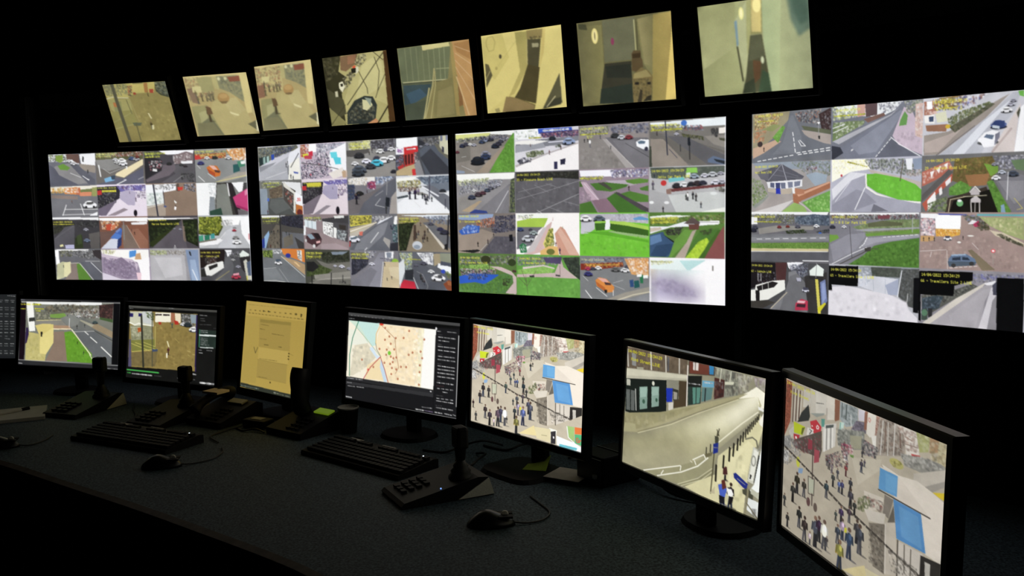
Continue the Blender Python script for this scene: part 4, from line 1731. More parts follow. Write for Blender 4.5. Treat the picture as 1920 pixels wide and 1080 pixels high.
u e8e440 6 11,550 100,550 16 .7
T 2 1
p 7b7a83 all
p f0f0f2 250,503 496,502 497,512 384,516 250,517
n 4a5a40,6a3038,556,8a8a80,ccc,333 6 .7 250,513 497,508 497,534 352,536 252,538
p 7a4048 386,516 419,512 419,530 388,532
p 6a8450 316,571 364,550 423,535 497,531 498,599 361,611 353,591
n 7a9458,5a7440,96a878,8a8a60 8 .6 320,571 368,550 497,534 498,586 357,597
p 5a6040 360,553 400,539 454,548 454,561 361,570
p 9a9aa2 320,585 361,577 497,567 498,573 361,590
p 5e9434 353,601 498,576 498,593 357,614
p 62a034 249,608 274,610 279,624 253,646 250,646
p 86858f 263,747 313,688 357,624 498,599 498,612 393,643 305,709
p 8d8c97 253,657 304,606 353,597 353,618 329,673 263,740
p 9a99a4 357,621 498,598 498,611 385,640 345,666
d f4f4f6 4 5 359,617 351,648 337,670
l f0f0f2 3 258,751 321,694 358,665
d e8e8ec 3 8 401,616 496,600
p 3f7a24 301,755 346,707 378,657 425,635 498,615 499,750 346,758
n 4a8c2a,386e20,5a9c34,2c5a1a 11 .5 305,751 382,664 496,622 498,746 355,754
l 444038 4 280,751 346,693 366,671
p 3a3834 352,669 370,661 370,681 354,686
l 4a4640 3 366,671 390,670
l 4a484c 3 309,568 317,719
c e8e8ec 293,570 25
c 334 259,570 31
l aab0b4 3 480,528 480,590
t e8e440 12 256,518 14/04/2022 15:34:29
t e8e440 14 254,543 60 - B Q Car Park LIVE
T 2 2
p a08880 all
p fdfdfd 535,511 600,514 599,577 539,572
l 3a48b0 5 544,508 612,511
p d8c8c8 501,528 535,527 538,604 502,599
n 3a3a40,f0d0d8,fff,e88a90,889 8 .6 500,521 537,524 538,604 502,605
p e8a83c 539,572 599,574 598,605 540,607
n f0c048,d8882c,c87828,fff0c0 6 .6 539,572 598,577 596,605 542,607
p c89a60 502,605 536,604 535,630 502,631
p f4f4f6 500,505 546,507 539,527 501,525
n 5a6a48,3a4434,4a4a40,88a 8 .7 602,511 639,511 667,569 647,575 613,539
p e8e4e8 616,551 626,533 640,539 637,551
p b83058 628,551 641,535 645,560 633,563
n 4a4430,6a5a3a,333424 8 .8 636,545 660,538 670,575 647,579
l 58a8b0 8 639,511 743,512
p 9aa868 643,520 743,522 745,615 707,592 667,557
n b8bc80,8a9a58,a8a870,d8d0a0 10 .6 653,523 743,525 745,603 673,563
p cfc0a4 667,575 700,586 745,627 746,639 681,599
n 3a3a28,2c2c20,4a4a34 8 .9 681,593 694,589 745,633 746,645 707,619
p 9e857e 500,638 640,582 681,605 746,656 747,747 657,751 502,758
n a88e86,967c76,ae988e 15 .3 502,638 641,594 743,675 744,735 506,748
p 7a6c54 618,664 628,660 683,743 653,749
c f0f0f4 569,613 35
p 445 562,603 575,603 574,612 564,613
p 5f7494 572,705 580,684 615,680 636,700 639,719 623,729 574,733
p 4a5868 570,714 639,712 636,728 574,738
p 2a3444 582,698 601,693 602,708 581,710
p 2a3444 606,693 619,695 624,706 606,707
p 9ab4d0 580,684 612,680 615,685 579,690
e 333 585,732 10 9
e 333 628,721 10 9
l e0d8d4 2 568,667 571,753
d e0d8d4 3 6 574,744 643,730
l e8e0dc 2 527,698 530,675
l e0d8d4 2 501,674 566,664
l d8d0cc 2 628,632 643,659
e e85058 677,663 9 8
e fff 677,663 5 4
l a09890 2 677,673 678,722
m 222 606,617,16 509,628,19 523,627,19 536,627,19
e f0f0e8 597,630 8 4
e f0f0e8 624,601 13 3
T 3 0
p 47474a all
p f4f4f8 120,754 175,747 157,770 134,793 125,780
n 445,889,223,aab,6a7a88 6 .6 124,765 188,753 184,825 143,822
p 4a2a2a 82,757 120,754 116,846 87,864
p 181416 -6,760 82,757 85,864 49,868 -5,904
n 2a2022,3a2a2a,889,120f10 8 .4 19,811 82,805 83,857 22,886
l c8c8c8 3 24,818 25,856
l c8c8c8 3 34,817 35,855
l 222 5 66,807 66,851
p ecece4 -5,908 15,902 17,879 73,851 113,843 115,891 59,950 15,963 -5,962
p 1f1c1c 20,886 73,854 92,860 78,884 25,909
l e0e0d8 3 39,877 40,903
l e0e0d8 3 59,863 60,897
p 1c1a1a 16,906 30,904 31,961 18,962
p 7a7a7e 125,802 148,792 176,884 145,997 64,998 125,890
p 6a6a6e 129,823 152,806 189,868 186,999 98,997
l d8c8a0 3 69,993 121,905
p 38342f -5,965 59,953 83,961 40,997 -5,1000
p 33302f 175,819 244,791 248,1000 190,1002
p e2ece4 191,789 215,756 235,778 233,813 193,813
p 2a2828 189,817 233,817 233,835 193,831
l 8a8a8c 3 213,751 211,822
p d8cc50 209,830 218,829 228,999 219,999
p 6a78a8 224,843 240,827 247,933 230,978
p 8a9aca 229,849 238,841 243,919 232,949
p d8d020 217,972 239,941 243,947 221,1000
c c8304c 167,965 63
p c02c48 149,956 167,932 187,940 188,987 147,993
p e8b0b8 156,941 181,941 176,953 153,954
p 3a2028 154,959 181,957 179,974 151,974
c 445 159,838 28
p aab 150,828 164,827 166,845 153,846
c dde 180,887 38
p 445 172,873 189,874 188,886 172,888
t e8e440 11 3,771 14/04/2022 15:34:29
t e8e440 12 2,801 63 - Cobholm LIVE
T 3 1
p b4b4bc all
p 8a9098 334,756 500,749 501,847 485,849 428,882 339,851
p 4a5248 371,756 453,756 450,799 375,800
n 3a4438,5a6458,4a4a48 8 .6 371,758 453,758 450,799 375,800
p d0d2dc 337,803 371,797 446,806 445,880 400,879 337,848
n c0c4d0,dde0e8,b0b8c8 10 .4 336,762 371,759 376,847 337,845
l a8b0bc 2 377,806 380,867
l a8b0bc 2 411,810 412,877
p a0a8c0 411,837 446,806 447,880 420,880
p 484a48 453,759 500,755 503,939 474,929 447,886
n 3a3c3a,5a5c58,6a6e70 9 .6 455,762 500,759 489,927 451,879
l e8eaf2 4 455,766 445,887
l ccc 3 472,870 469,930
p dfdbe2 247,883 264,860 306,852 372,868 428,882 470,910 475,943 498,979 498,1002 246,998
n e8e4ea,d4d0d8,ccc8d0 19 .25 255,889 348,878 447,906 486,981 265,987
p 080808 250,759 336,755 335,852 259,850 261,878 248,879
p 0a0a0c 486,796 501,794 501,955 486,954
t e8e440 14 256,770 14/04/2022 15:34:29
t e8e440 14 255,799 65 - Travellers Site 1 LIVE
T 3 2
p 8c8890 all
n 5a5aa0,8a8ab0,6a6a70,aab,445 8 .6 632,763 748,759 748,777 691,788 634,807
p 55564f 507,872 590,837 631,807 645,818 594,875 511,977
n 6a6a60,3a3c38,888880,222 8 .6 511,872 590,837 631,807 638,819 583,876 541,927 512,937
p 334048 509,885 544,868 562,872 552,925 510,951
n 4a5868,2a3238,6a7888 8 .5 509,885 544,868 560,879 552,925 510,944
p 3a4a40 508,938 523,929 524,982 509,984
e 4a7a58 516,950 13 15
p 2a2a2c 525,929 536,927 536,966 526,969
p d0c8bc 511,997 594,875 645,818 664,797 651,830 528,1001
p a39ea4 528,1001 651,824 674,796 684,801 662,878 651,1005 520,1002
p aaa5ab 577,954 658,829 675,821 653,917 641,1004 585,1001
p cfcad0 675,821 688,807 687,875 668,1003 648,1003 663,903
p 8e8a90 668,1003 679,876 688,850 691,1002
p e8e6ea 658,804 684,789 688,807 665,810
p 445 678,808 689,789 690,850 680,851
p 050506 687,776 748,774 751,1003 690,1005
p 060607 502,762 632,757 632,794 589,821 587,866 505,869 507,991 501,985 498,769
t e8e440 15 506,771 14/04/2022 15:34:29
t e8e440 14 505,799 66 - Travellers Site 2 LIVE
T 0 0
t e8e048 13 20,9 14/04/2022 15:34:29
u e8e048 8 20,42 78,42 10 .6
T 0 1
t e8ec60 11 264,16 14/04/2022 15:34:29
u e8ec48 8 258,46 347,46 16 .7
T 0 2
t f0e040 13 524,15 14/04/2022 15:34:29
u f0e040 8 540,49 584,49 10 .7
T 1 1
u f0e860 8 300,264 357,290 10 .6
T 3 1
b 5 255,875 466,891 486,981 265,987
T 0 3
p 8e9096 all
p dfe4e8 750,0 1000,0 1000,60 750,70
n 5a6a48,8a7a68,6a5048,aab 22 .6 750,50 1000,40 1000,110 750,120
p 74767e 750,250 850,110 900,110 1000,200 1000,250
p a89c94 750,120 850,110 760,230 750,240
l eee 6 880,120 890,240
c d0d4dc 860,180 60
t e8e048 26 765,18 14/04/2022 15:34:29
T 1 3
p 77806c all
p e8ecee 750,250 1000,250 1000,300 750,290
n 4a6a34,6a8a48,3a5028 24 .7 750,290 1000,300 1000,380 750,370
p 7c7a80 750,500 800,380 1000,400 1000,500
l ddd 6 800,480 980,430
c b03040 900,450 70
t e8e048 26 765,268 14/04/2022 15:34:29
T 2 3
p a0a0a2 all
p c8b8a8 750,500 1000,500 1000,570 750,560
n 8a4a38,d8d0c8,5a4a44 22 .6 750,510 1000,510 1000,580 750,570
p 8a8c90 750,600 1000,590 1000,750 750,750
l eee 6 760,700 1000,640
c f0f0f4 820,650 70
t e8e048 26 765,518 14/04/2022 15:34:29
T 3 3
p dcdce2 all
p b8b8c0 750,880 1000,820 1000,1000 750,1000
p 8a9098 750,760 1000,760 1000,830 750,870
t e8e048 26 765,768 14/04/2022 15:34:29
F 1
z .86 eef2ff .035
@T1 117 113
p 8f8246 all
p b8ad5a 6,0 830,7 775,180 469,179 354,235 23,255
p 7a7a50 6,0 179,-2 148,177 22,190
n 9a965a,6a7058,c0b868,585a48 25 .5 16,1 399,1 365,193 36,212
p c4b45c 456,9 828,13 775,180 438,145
l 4a4a30 12 485,12 633,13
p a87038 652,14 711,12 688,174 630,170
n 333,6a6a40,c85a38 19 .5 386,46 467,42 418,218 359,214
p b03a28 711,123 781,118 764,184 706,180
e a03a28 469,179 25 21
p 3a4030 820,6 1001,2 1002,281 869,229 809,162
n 222a28,6a7060,99986a,4a5a5a 21 .6 818,12 1000,6 997,259 823,184
l c8c49a 15 6,243 117,214 202,235 351,245
p a09a58 23,255 368,257 363,494 139,567 34,429
p 8a8a54 91,303 217,290 203,484 83,476
p b86a38 88,313 161,307 140,382 87,389
p 8e8848 2,471 355,450 395,671 57,784 28,738
l a8a468 8 2,759 435,673
l a8a468 6 13,648 343,493
l a8a060 8 368,257 415,672
n 988a4a,867a40,a09250 54 .3 458,221 973,279 992,989 353,979
p 55604a 305,665 455,674 421,727 321,721
l 4c4c3c 54 155,-3 157,285 181,1004
l 5a5838 17 360,691 357,1002
l 5a5838 10 312,275 337,514
m 4a3828 595,792,137
p d8cf98 587,519 608,514 633,609 612,614
p e0d8a0 598,726 634,717 621,793 586,802
m 5a4a30 672,236,75
F 1
z .8 b0a468 .1
@T2 118 116
p b59a58 all
p c8b468 2,1 451,-4 422,368 55,307
n 8a7a50,b0a060,6a5a48,d0c078,a04a38 28 .5 12,1 449,2 431,328 29,409
p 7a5548 21,201 145,188 159,458 64,432
p 9a9458 200,50 448,6 446,268 264,277
p d8cc80 108,176 249,174 244,276 105,268
p b8ac64 448,6 546,5 528,252 455,227
p 7a7a5a 521,31 907,27 869,475 674,301 533,232
n 5a6058,8a8860,4a5450,a09860 28 .5 521,31 887,31 867,393 591,236
p 8a2c24 689,58 883,51 884,134 711,133
e e0dca0 553,77 24 28
e d8d498 655,79 24 28
p dcc274 4,-7 1002,0 992,46 7,21
p e4cc78 874,5 1007,4 950,643 869,660
p bba868 1007,4 1036,813 1019,833 950,643
p b9a660 393,408 636,380 863,597 975,1000 416,1001 304,612
p c0ae6a 530,415 752,387 863,597 661,713
p ece09a 605,610 749,671 725,690 616,648
p 8e8a52 28,493 274,485 355,741 437,997 26,997
p a8a468 124,603 254,567 244,779 117,795
p 5c6048 289,674 447,997 265,995 97,794
p 6a6848 62,771 305,781 417,996 26,997
e b07838 560,386 93 85
e c89048 563,356 68 40
p 6a4a2a 486,434 623,441 584,480 516,477
m 4a3428 279,759,262
p 55301f 249,504 324,529 339,634 254,652
m 5a4a38 229,420,141 145,353,121 159,458,121 299,424,121 358,427,161 402,409,141
n 4a4438,6a5a44 20 .3 303,280 441,288 408,429 289,423
p 4a4a38 843,830 993,769 969,936
p ece6b8 978,773 1010,780 991,969 957,946
F 1
b 5 0,0 1000,0 1000,1000 0,1000
z .68 c2b97c .25
@T3 106 124
p b59a58 all
p c8b468 4,0 480,-8 456,405 23,416
n 8a7a50,b0a060,6a5a48,d0c078,a04a38 26 .5 7,10 456,0 440,366 16,454
p 8a4a3a 9,299 137,288 127,480 9,493
p d8cc80 112,171 248,172 234,257 107,267
p b8ac64 445,-1 545,-2 530,221 462,235
p 7a7a5a 522,5 867,7 887,434 691,308 527,240
n 5a6058,8a8860,4a5450,a09860 26 .5 532,6 866,16 850,394 571,243
p 8a2c24 689,51 872,48 870,127 698,131
e e0dca0 556,64 21 24
e d8d498 656,63 21 24
p dcc274 6,-9 999,0 997,45 4,29
p e4cc78 867,7 1005,4 938,661 845,637
p bba868 999,4 1024,834 995,776 927,660
p b9a660 339,436 590,395 837,618 1005,965 426,996 278,663
p c0ae6a 497,427 716,422 816,616 626,720
p ece09a 599,614 741,678 717,696 615,653
p 8e8a52 40,514 259,508 332,744 438,993 3,994
p a8a468 126,616 246,584 255,798 116,811
p 5c6048 272,702 444,993 268,994 70,809
p 6a6848 47,808 300,800 426,996 5,994
e b07838 549,402 75 79
e c89048 549,374 57 38
p 6a4a2a 482,445 613,453 587,480 500,475
m 4a3428 286,751,245
p 55301f 236,506 312,530 329,627 248,642
m 5a4a38 219,409,132 139,346,113 141,462,113 297,414,113 353,418,151 401,402,132
p 4a4a38 826,834 984,776 966,926
p ece6b8 967,779 993,786 993,974 953,954
F 1
b 5 0,0 1000,0 1000,1000 0,1000
z .68 c2b97c .25
@T4 121 132
p b0a768 all
p 35331f 0,1 299,0 233,221 338,310 238,540 235,988 -9,989
n 4a4630,24231a,5a563a,6a6444 32 .5 7,2 277,8 216,259 25,361
p 7f6042 287,9 557,0 515,139 350,231 268,204
p 9a6a4a 404,20 533,13 495,127 386,136
p 4a4830 12,440 247,622 282,828 23,930 20,806
p bdb474 516,129 707,-9 947,5 919,759 739,664 517,565 260,826 269,624
p c8c080 595,175 779,76 896,145 893,478 666,577 441,638
p 8a8450 11,724 260,969 167,1003 13,991
n 2a2a20,b0a878,d8d0a0,555038 24 .6 531,33 664,-3 693,87 571,193 492,146
p d8d4b0 475,194 541,180 541,249 493,284
p e85030 456,172 508,157 496,196 458,202
p 1f1f18 431,199 506,197 496,265 431,268
n 26251c,8a8460,ccc4a0,3a3828 24 .6 222,359 414,237 493,284 409,415 216,539
p e8e4c0 214,382 276,364 300,446 252,518 207,457
p 2c2a20 233,400 271,393 276,433 236,440
p c8c4a0 134,501 179,495 178,575 133,582
p 2a3230 285,807 416,656 576,600 703,621 750,745 700,943 562,1003 257,989
n 4a524c,1c2220,6a6a50,8a866a,3a3428 28 .5 303,829 478,682 726,763 679,941 304,973
p d0cc98 537,647 652,676 686,739 589,812 528,787
p 8a9a88 574,620 677,648 651,757 617,693
p c88858 562,1003 702,933 759,988 691,1007
l 2a281c 10 300,707 584,401 810,157 933,33
l 3a3624 8 920,128 790,0
l 3a3624 8 541,249 635,495 634,575
l 3a3624 8 800,78 846,277 788,548 742,644
l 3a3624 8 938,305 788,548
l 1a1812 16 919,759 724,1006
l 3a3624 8 267,704 16,971
p 4a3018 937,4 1004,1 1000,1001 897,1003
F 1
z .85 b0a468 .04
@T5 135 140
p 877b48 all
p 66704e 4,4 755,1 688,342 662,479 193,490 4,472
p 5f6a4c 12,15 331,14 237,456 15,464
l 7c845e 9 113,17 100,462
l 7c845e 9 193,17 180,466
l 7c845e 9 271,22 259,470
l 7c845e 9 353,73 338,470
l 848c64 9 430,82 416,474
l 848c64 9 508,81 494,474
l 8c946a 9 586,72 564,473
l 8c946a 9 653,62 625,475
p d8cc84 352,2 726,3 730,58 359,74
p 4a5440 4,472 468,497 392,642 290,997 7,1001
p 2f4450 29,513 425,531 370,659 115,791 14,783
p 33506a 54,631 262,573 348,676 115,791
p 3f4a3c 24,784 342,733 270,996 11,1001
l c8c490 11 34,475 661,488
l 333a2c 9 32,490 660,501
p 7e7444 466,516 740,468 758,984 408,996
p 8a7e4c 510,633 708,576 704,951 450,980
l b0a468 17 488,331 442,552 292,978
l a89c60 15 493,368 480,555 369,993
l b8ac70 19 389,584 271,986
l 9aa070 11 516,333 688,342
p a08848 736,-2 793,0 767,984 720,983
p c28c50 765,-4 1000,0 1000,1001 842,995 790,528
p b07840 789,32 994,21 994,274 814,144
l dcb080 7 803,70 988,164
l dcb080 7 793,160 980,318
l dcb080 7 783,251 994,530
l dcb080 7 782,343 985,787
p 8a5a30 790,528 827,699 829,848 771,862
l d8b078 15 777,471 890,984
F 1
z .8 8a8a58 .12
@T6 151 150
p d2c272 all
p d8c878 0,0 589,4 556,306 355,739 -14,994
p cabb6c 5,23 276,10 338,313 135,572 19,451
g a09655 b8a860 433,15 604,23 571,447 369,776 296,804 462,503
l b0a25c 12 63,84 85,35 149,26 178,100 151,201 87,210 63,137 63,84
p 8a7a4a 579,11 773,17 765,130 579,121
n 6a5e3a,4a4430 14 .5 607,91 742,102 739,135 613,122
p 4a4630 579,121 744,136 692,478 564,428
p 9a9470 630,176 714,184 710,233 633,227
l c8bc80 5 579,121 555,427
l d8c878 7 639,463 688,481
p 4a4228 564,428 709,481 638,927 365,829 445,713
p 6e6038 296,804 400,833 620,934 596,1030 198,994
p 8a744a 260,801 383,831 602,941 599,986 198,994
p d8c878 773,17 999,4 998,996 616,987 706,480
p c8b468 773,17 806,19 769,300 704,497
p 55523a 934,576 943,939 926,946 702,995 819,787
p 3a3a2c 812,891 931,868 929,955 719,997
l d8cc98 10 755,974 865,853
p 5a5438 28,354 71,377 108,515 17,667
l a89c64 9 18,559 82,458
l b8aa62 5 442,119 166,433
e 4a4430 229,290 17 28
e a89a58 166,433 17 21
p 9a8e58 101,949 157,936 171,992 115,996
F 1
b 7 0,0 1000,0 1000,1000 0,1000
z .9 d2c272 .03
@T7 177 161
p 6c6844 all
p 6f6a44 0,0 283,8 275,545 190,980 0,997
h 6a6644 86804f 12,51 272,55 267,544 190,971 19,956
p 4a4a34 15,10 106,31 116,98 25,77
e f0e08a 192,177 39 91
e fff2b0 192,177 19 65
e 8a7c4a 192,177 8 49
p 6b6b50 283,8 629,19 607,374 570,498 278,496
e 8a3a58 378,264 19 42
p 39382c 277,513 561,514 553,1004 190,980
p 2c3028 282,546 552,545 556,708 288,679
p 2b352c 218,805 552,773 553,996 190,980
l c8c48a 10 616,49 617,391
l 3a3a2a 6 642,45 635,394
p 827d50 642,45 815,23 788,733 760,730 677,527
h 9a9060 7a744a 656,47 814,31 781,604 697,562
h 9a8a4c b09a55 815,16 1004,9 984,250 889,995 752,993
p e8cc70 995,174 1002,997 888,996
p 5a4a30 571,426 591,396 663,405 665,486 678,511 681,592 619,650 562,627
p 3f3220 574,434 662,429 658,485 578,483
p 7a6a40 566,677 659,598 736,647 772,715 737,992 553,996
n 5a5034,8a7c50,3f3a28,9a8c5c 26 .4 570,726 760,730 738,980 554,988
p 9a8c58 581,662 708,628 761,714 571,718
p 2a2620 583,760 627,765 625,797 581,790
p 2a2620 711,774 750,775 744,802 712,800
p 3a3428 636,848 657,866 641,1004 597,1000
p 2f2c22 704,936 746,924 739,989 657,991
F 1
b 8 0,0 1000,0 1000,1000 0,1000
z .9 6c6844 .03
@T8 207 174
p a3a678 all
h 96986a a8ac78 0,0 396,-2 338,484 371,987 0,1000
g 9a9c6c aeb07e 0,0 357,6 325,482 16,689
p b4b88a 337,212 459,9 436,377 446,620 402,813 358,487
p 7a96a0 337,212 364,194 364,457 345,485
e f4ee9a 406,133 27 66
e fff8c0 406,133 13 45
p 94905c 498,-13 597,12 582,369 475,368
h c8b878 e0cc80 503,2 590,18 574,353 489,340
e fff0a0 550,69 45 75
p a8a870 459,9 503,2 476,383 434,603
p 4e4e38 474,375 578,376 633,999 364,997 407,829
p 5a5c44 480,376 569,382 599,610 444,650
p 5f4630 483,640 558,665 535,844 480,899
p 3a5038 565,756 625,809 633,999 513,994
p 38402f 390,889 484,838 487,999 368,995
l 2c2a1e 13 349,485 379,857
p b8ba8a 416,586 447,560 408,814 382,818
e d0d8b0 569,651 18 39
h a8b888 b8c490 596,19 779,23 727,1001 633,999 589,459
h b0b888 9aa078 768,20 1003,63 1000,1000 702,999
p 5f7864 815,29 1003,63 1000,375 902,446 839,263
p 4a6454 851,35 991,61 992,288 919,333 867,181
b 21 779,23 1037,69 1016,521 803,490
F 1
b 9 0,0 1000,0 1000,1000 0,1000
z .95 a3a678 .02
@D0 184 119
F 1 0
p 1e2022 all
p 4a4e50 169,-63 1020,-36 1021,10 169,-19
p 232526 169,1 1015,24 991,960 173,928
u ccd0d0 7 281,76 988,95 12 .7
u ccd0d0 7 281,99 988,122 12 .5
u c0c4c4 7 282,192 988,211 12 .7
u c0c4c4 7 282,223 989,245 12 .6
u ccd0d0 7 282,288 989,310 12 .7
u c0c4c4 7 282,326 989,347 12 .6
u ccd0d0 9 283,409 987,424 12 .7
u c0c4c4 7 283,446 987,460 12 .7
u c0c4c4 7 283,489 987,500 12 .7
u c0c4c4 7 283,532 987,541 12 .7
u ccd0d0 9 283,589 985,598 12 .6
u b0b4b4 7 284,644 986,654 12 .5
u b0b4b4 7 881,688 935,695 6 .8
u ccd0d0 9 284,756 986,770 12 .6
u b0b4b4 7 284,790 986,804 12 .6
u b0b4b4 7 285,873 984,882 12 .6
u ccd0d0 9 285,911 984,919 12 .6
u ddd 9 907,22 988,32 5 .8
@D1 188 126
p 101012 all
p 3a3a3c -2,-2 998,-39 999,-3 -1,34
u 99a 6 4,14 48,17 5 .8
u 888 6 456,-23 511,-21 5 .8
p 7a7c72 11,43 935,37 930,924 12,922
p eef0ee 65,44 816,28 817,68 557,82 317,79 208,76
n 5a5040,6a6450,3a3a34,8a7a60,444 29 .8 231,116 361,68 556,66 774,87 799,198 473,200 255,196
n eee,888,4a4a48,c8c0b0,333,6a4a40 23 .6 558,131 829,116 800,263 649,271 473,216
p 3a2c2a 790,70 930,46 926,304 800,247
n 4a3230,2a2424,6a4a44 26 .5 795,69 930,54 928,288 805,238
p 3f5a34 800,247 928,272 927,320 801,279
p 6a6a5c 156,185 451,185 443,299 167,362
n 9a9a80,444,8a8a78,b8b4a0 23 .5 157,201 320,192 312,290 165,298
p 6f9a48 310,225 451,201 474,240 410,276 311,273
p c8c090 171,314 443,294 443,307 171,333
p 88857c 160,330 454,301 522,424 348,417 173,394
p 70726e 410,284 626,256 929,449 933,819 925,924 741,911 523,440
p 676a6c 523,440 740,444 928,610 930,916 727,815
p 7f817c 410,284 506,214 626,256 586,372 511,408
p f6f6f0 63,44 131,48 164,476 104,487 83,302
p 3a3c38 94,285 157,274 158,330 97,342
p d8c87c 162,395 238,367 347,369 354,643 282,822 217,813 212,554
p c2b878 71,659 99,496 211,522 219,813 282,822 274,922 72,918
n b0a868,ccc488,a8a060 42 .35 76,659 111,528 204,555 216,797 273,890 77,902
p e4d68c 215,554 348,417 354,643 282,819 220,813
p 8a7768 350,482 458,468 497,909 279,919 354,651
p a88a70 347,385 510,384 522,424 348,437
p efe2c0 348,433 522,424 523,440 349,449
p 59982a 458,484 512,465 534,471 737,782 752,919 497,913
n 66a834,4e8a24,5ca02e 32 .4 464,483 523,472 738,815 741,911 502,909
l f0eac8 15 531,439 727,802
l ece6d0 10 716,800 751,878
l f6f6f0 11 659,461 696,507
l f6f6f0 13 718,542 782,619
l f6f6f0 15 827,681 927,813
l d8d8d0 6 556,470 762,452
p 9a8a70 694,366 780,345 929,449 932,546 761,426
l 3a3a38 8 750,443 927,578
p a8a490 616,289 748,363 728,396 606,306
p 262422 219,486 239,485 238,561 223,562
m 222 582,428,65 657,400,48 593,649,42 656,795,48 483,248,32
c ddd 594,242 65
c 4a5a5a 758,322 81
l ddd 8 505,279 505,408
p 1a1018 6,63 60,60 65,660 61,919 12,922
p 34264a 70,433 89,432 100,528 82,659 67,676 67,530
p 101012 930,38 998,34 998,936 930,924
p 2c2c2e 1,926 1000,928 1002,992 1,987
l d8d8d4 6 -5,64 1,919
l d8d8d4 8 11,43 996,34
l d8d8d4 6 996,34 998,928
l b8b8b8 8 1,919 998,936
u ddd 13 5,967 46,971 3 .8
u ddd 11 834,986 996,993 12 .8
u e0e038 19 154,79 214,81 6 .8
u e0e038 19 155,144 243,148 8 .8
u e0e038 16 156,177 211,178 5 .7
t e0e038 26 6,71 14/04/2022 15:34:29
u e0e038 16 8,151 57,151 3 .8
@D2 167 139
p 121211 all
p 4a4a46 5,-1 1000,-3 1000,30 6,35
u 999 7 16,43 59,45 5 .8
u aaa 9 471,12 531,12 7 .8
p 8c7a46 21,74 786,68 787,824 25,849
p c8c8b0 22,88 279,68 303,257 171,267 94,285 25,245
p 2c2860 22,110 61,108 62,158 23,161
p 2c2860 123,103 166,106 168,150 124,148
p c8ccc8 166,78 279,76 274,248 179,233
n 4a5a3a,6a7a50,3a4a30 18 .5 204,87 308,91 301,201 225,152
l f0f0e0 18 25,240 84,269 132,242 189,255 294,263
p f0ecd8 317,79 492,72 496,197 320,211
p 3a3030 317,101 391,94 392,115 320,121
p 3a3030 405,95 479,92 479,114 406,117
p a06a50 492,72 537,73 541,205 500,202
p e8dcc0 537,75 602,73 604,200 550,199
p b03428 531,167 577,180 587,223 542,226
p a03a28 357,203 390,203 391,236 363,241
p 4a4a44 602,73 716,73 712,213 614,210
n 3a3a38,8a8a88,222,aaa,c8c8c8 18 .6 609,80 782,74 784,250 686,236 614,210
p 8a98a0 707,79 782,77 784,196 720,191
c f0f0f0 632,214 77
c 2c3438 685,215 110
c f0f0f0 749,274 121
p 8f8f72 31,279 284,269 309,456 234,486 51,481
p b8b89c 36,301 171,290 165,414 59,435
n 8a8a6c,a0a080,74745a 22 .5 37,312 295,291 308,434 60,468
p b86030 119,305 157,296 163,352 125,367
u c86030 13 129,321 158,317 2 .8
p 7c7c40 41,482 327,443 340,576 64,639
l d8cc70 6 52,526 266,606
l d8cc70 6 100,510 331,577
l d8cc70 6 177,491 330,544
l d8cc70 7 64,639 359,574
l c0b468 9 322,266 330,544
n 96824c,84723e,a08c52,7c6a3c 37 .4 340,254 598,265 771,380 777,803 356,799
p 786a44 55,651 360,596 338,812 35,837
n 84754a,6a5e3c 33 .4 55,663 360,607 356,810 40,836
l 35352c 26 158,134 203,828
l 4a4a3c 11 281,81 306,816
p 445068 293,581 359,574 360,602 304,616
m 5a2c28 480,639,110
p ece4b8 458,453 472,457 493,538 478,529
p f0ead0 458,619 474,612 474,679 460,686
m 3a4a4a 512,273,77
m 444 492,225,33
l c8b468 4 548,412 595,462
l c8b878 6 688,562 725,574
l c8b878 6 752,604 779,607
l c8b878 4 699,615 718,630
p 55506a 26,472 45,470 64,845 25,849
p 281c48 773,80 791,78 792,834 778,825
p 181817 786,79 997,80 1003,992 792,977
u fff 8 808,79 891,82 10 .5
u aaa 6 819,124 866,124 6 .8
u aaa 6 820,151 872,151 6 .8
u 888 7 813,203 938,199 8 .7
u 777 6 961,241 991,241 4 .8
p 24302a 811,269 992,270 997,498 815,505
l 3a9a68 7 815,269 815,500
u fff 6 824,281 902,279 6 .8
u fff 6 825,302 903,301 6 .8
p d8e0dc 813,331 993,328 993,347 812,353
u fff 6 828,380 906,378 6 .8
u fff 6 829,402 907,400 6 .8
u fff 6 830,423 908,421 6 .8
u fff 6 830,445 909,442 6 .8
u fff 6 831,466 927,464 6 .8
p c8d0cc 823,496 968,492 967,504 824,509
u aaa 9 812,538 847,539 5 .8
u aaa 9 899,534 955,536 6 .8
u fff 10 817,574 855,575 4 .8
p 161615 13,868 787,829 792,977 -1,1009
l 34b048 17 16,891 378,892
u 34b048 18 22,931 57,931 3 .9
u ddd 20 72,938 308,938 10 .7
u 999 6 332,937 417,937 10 .6
u aaa 9 654,868 752,863 12 .6
u eee 20 752,861 793,865 4 .8
u 888 15 592,937 786,934 16 .6
l b8b8b4 7 -1,1005 1004,1005
u eee 29 841,965 998,965 9 .7
@D3 116 168
F 1 0
g a78f48 b39a4e all
p b49a50 14,5 1001,8 988,154 7,172
p ab944c 13,178 240,180 266,919 11,932
p a08a48 249,190 758,187 771,501 269,504
p 8e7c3f 261,191 761,184 761,219 262,229
p b59d54 269,509 763,501 763,642 269,650
p a28c4a 264,650 747,644 754,849 267,851
l 7d6c38 3 263,646 756,649
l 8a783e 3 275,845 754,849
u 8a783c 4 35,43 791,34 30 .7
u 8a783e 13 43,104 951,88 11 .25
u 8a783c 9 47,138 956,134 16 .6
e 4a4224 306,98 9 9
e 4a4224 386,96 9 9
e 5a5028 825,89 13 11
p 4a4020 895,77 916,77 917,112 896,112
u 5f5228 6 470,337 667,340 8 .8
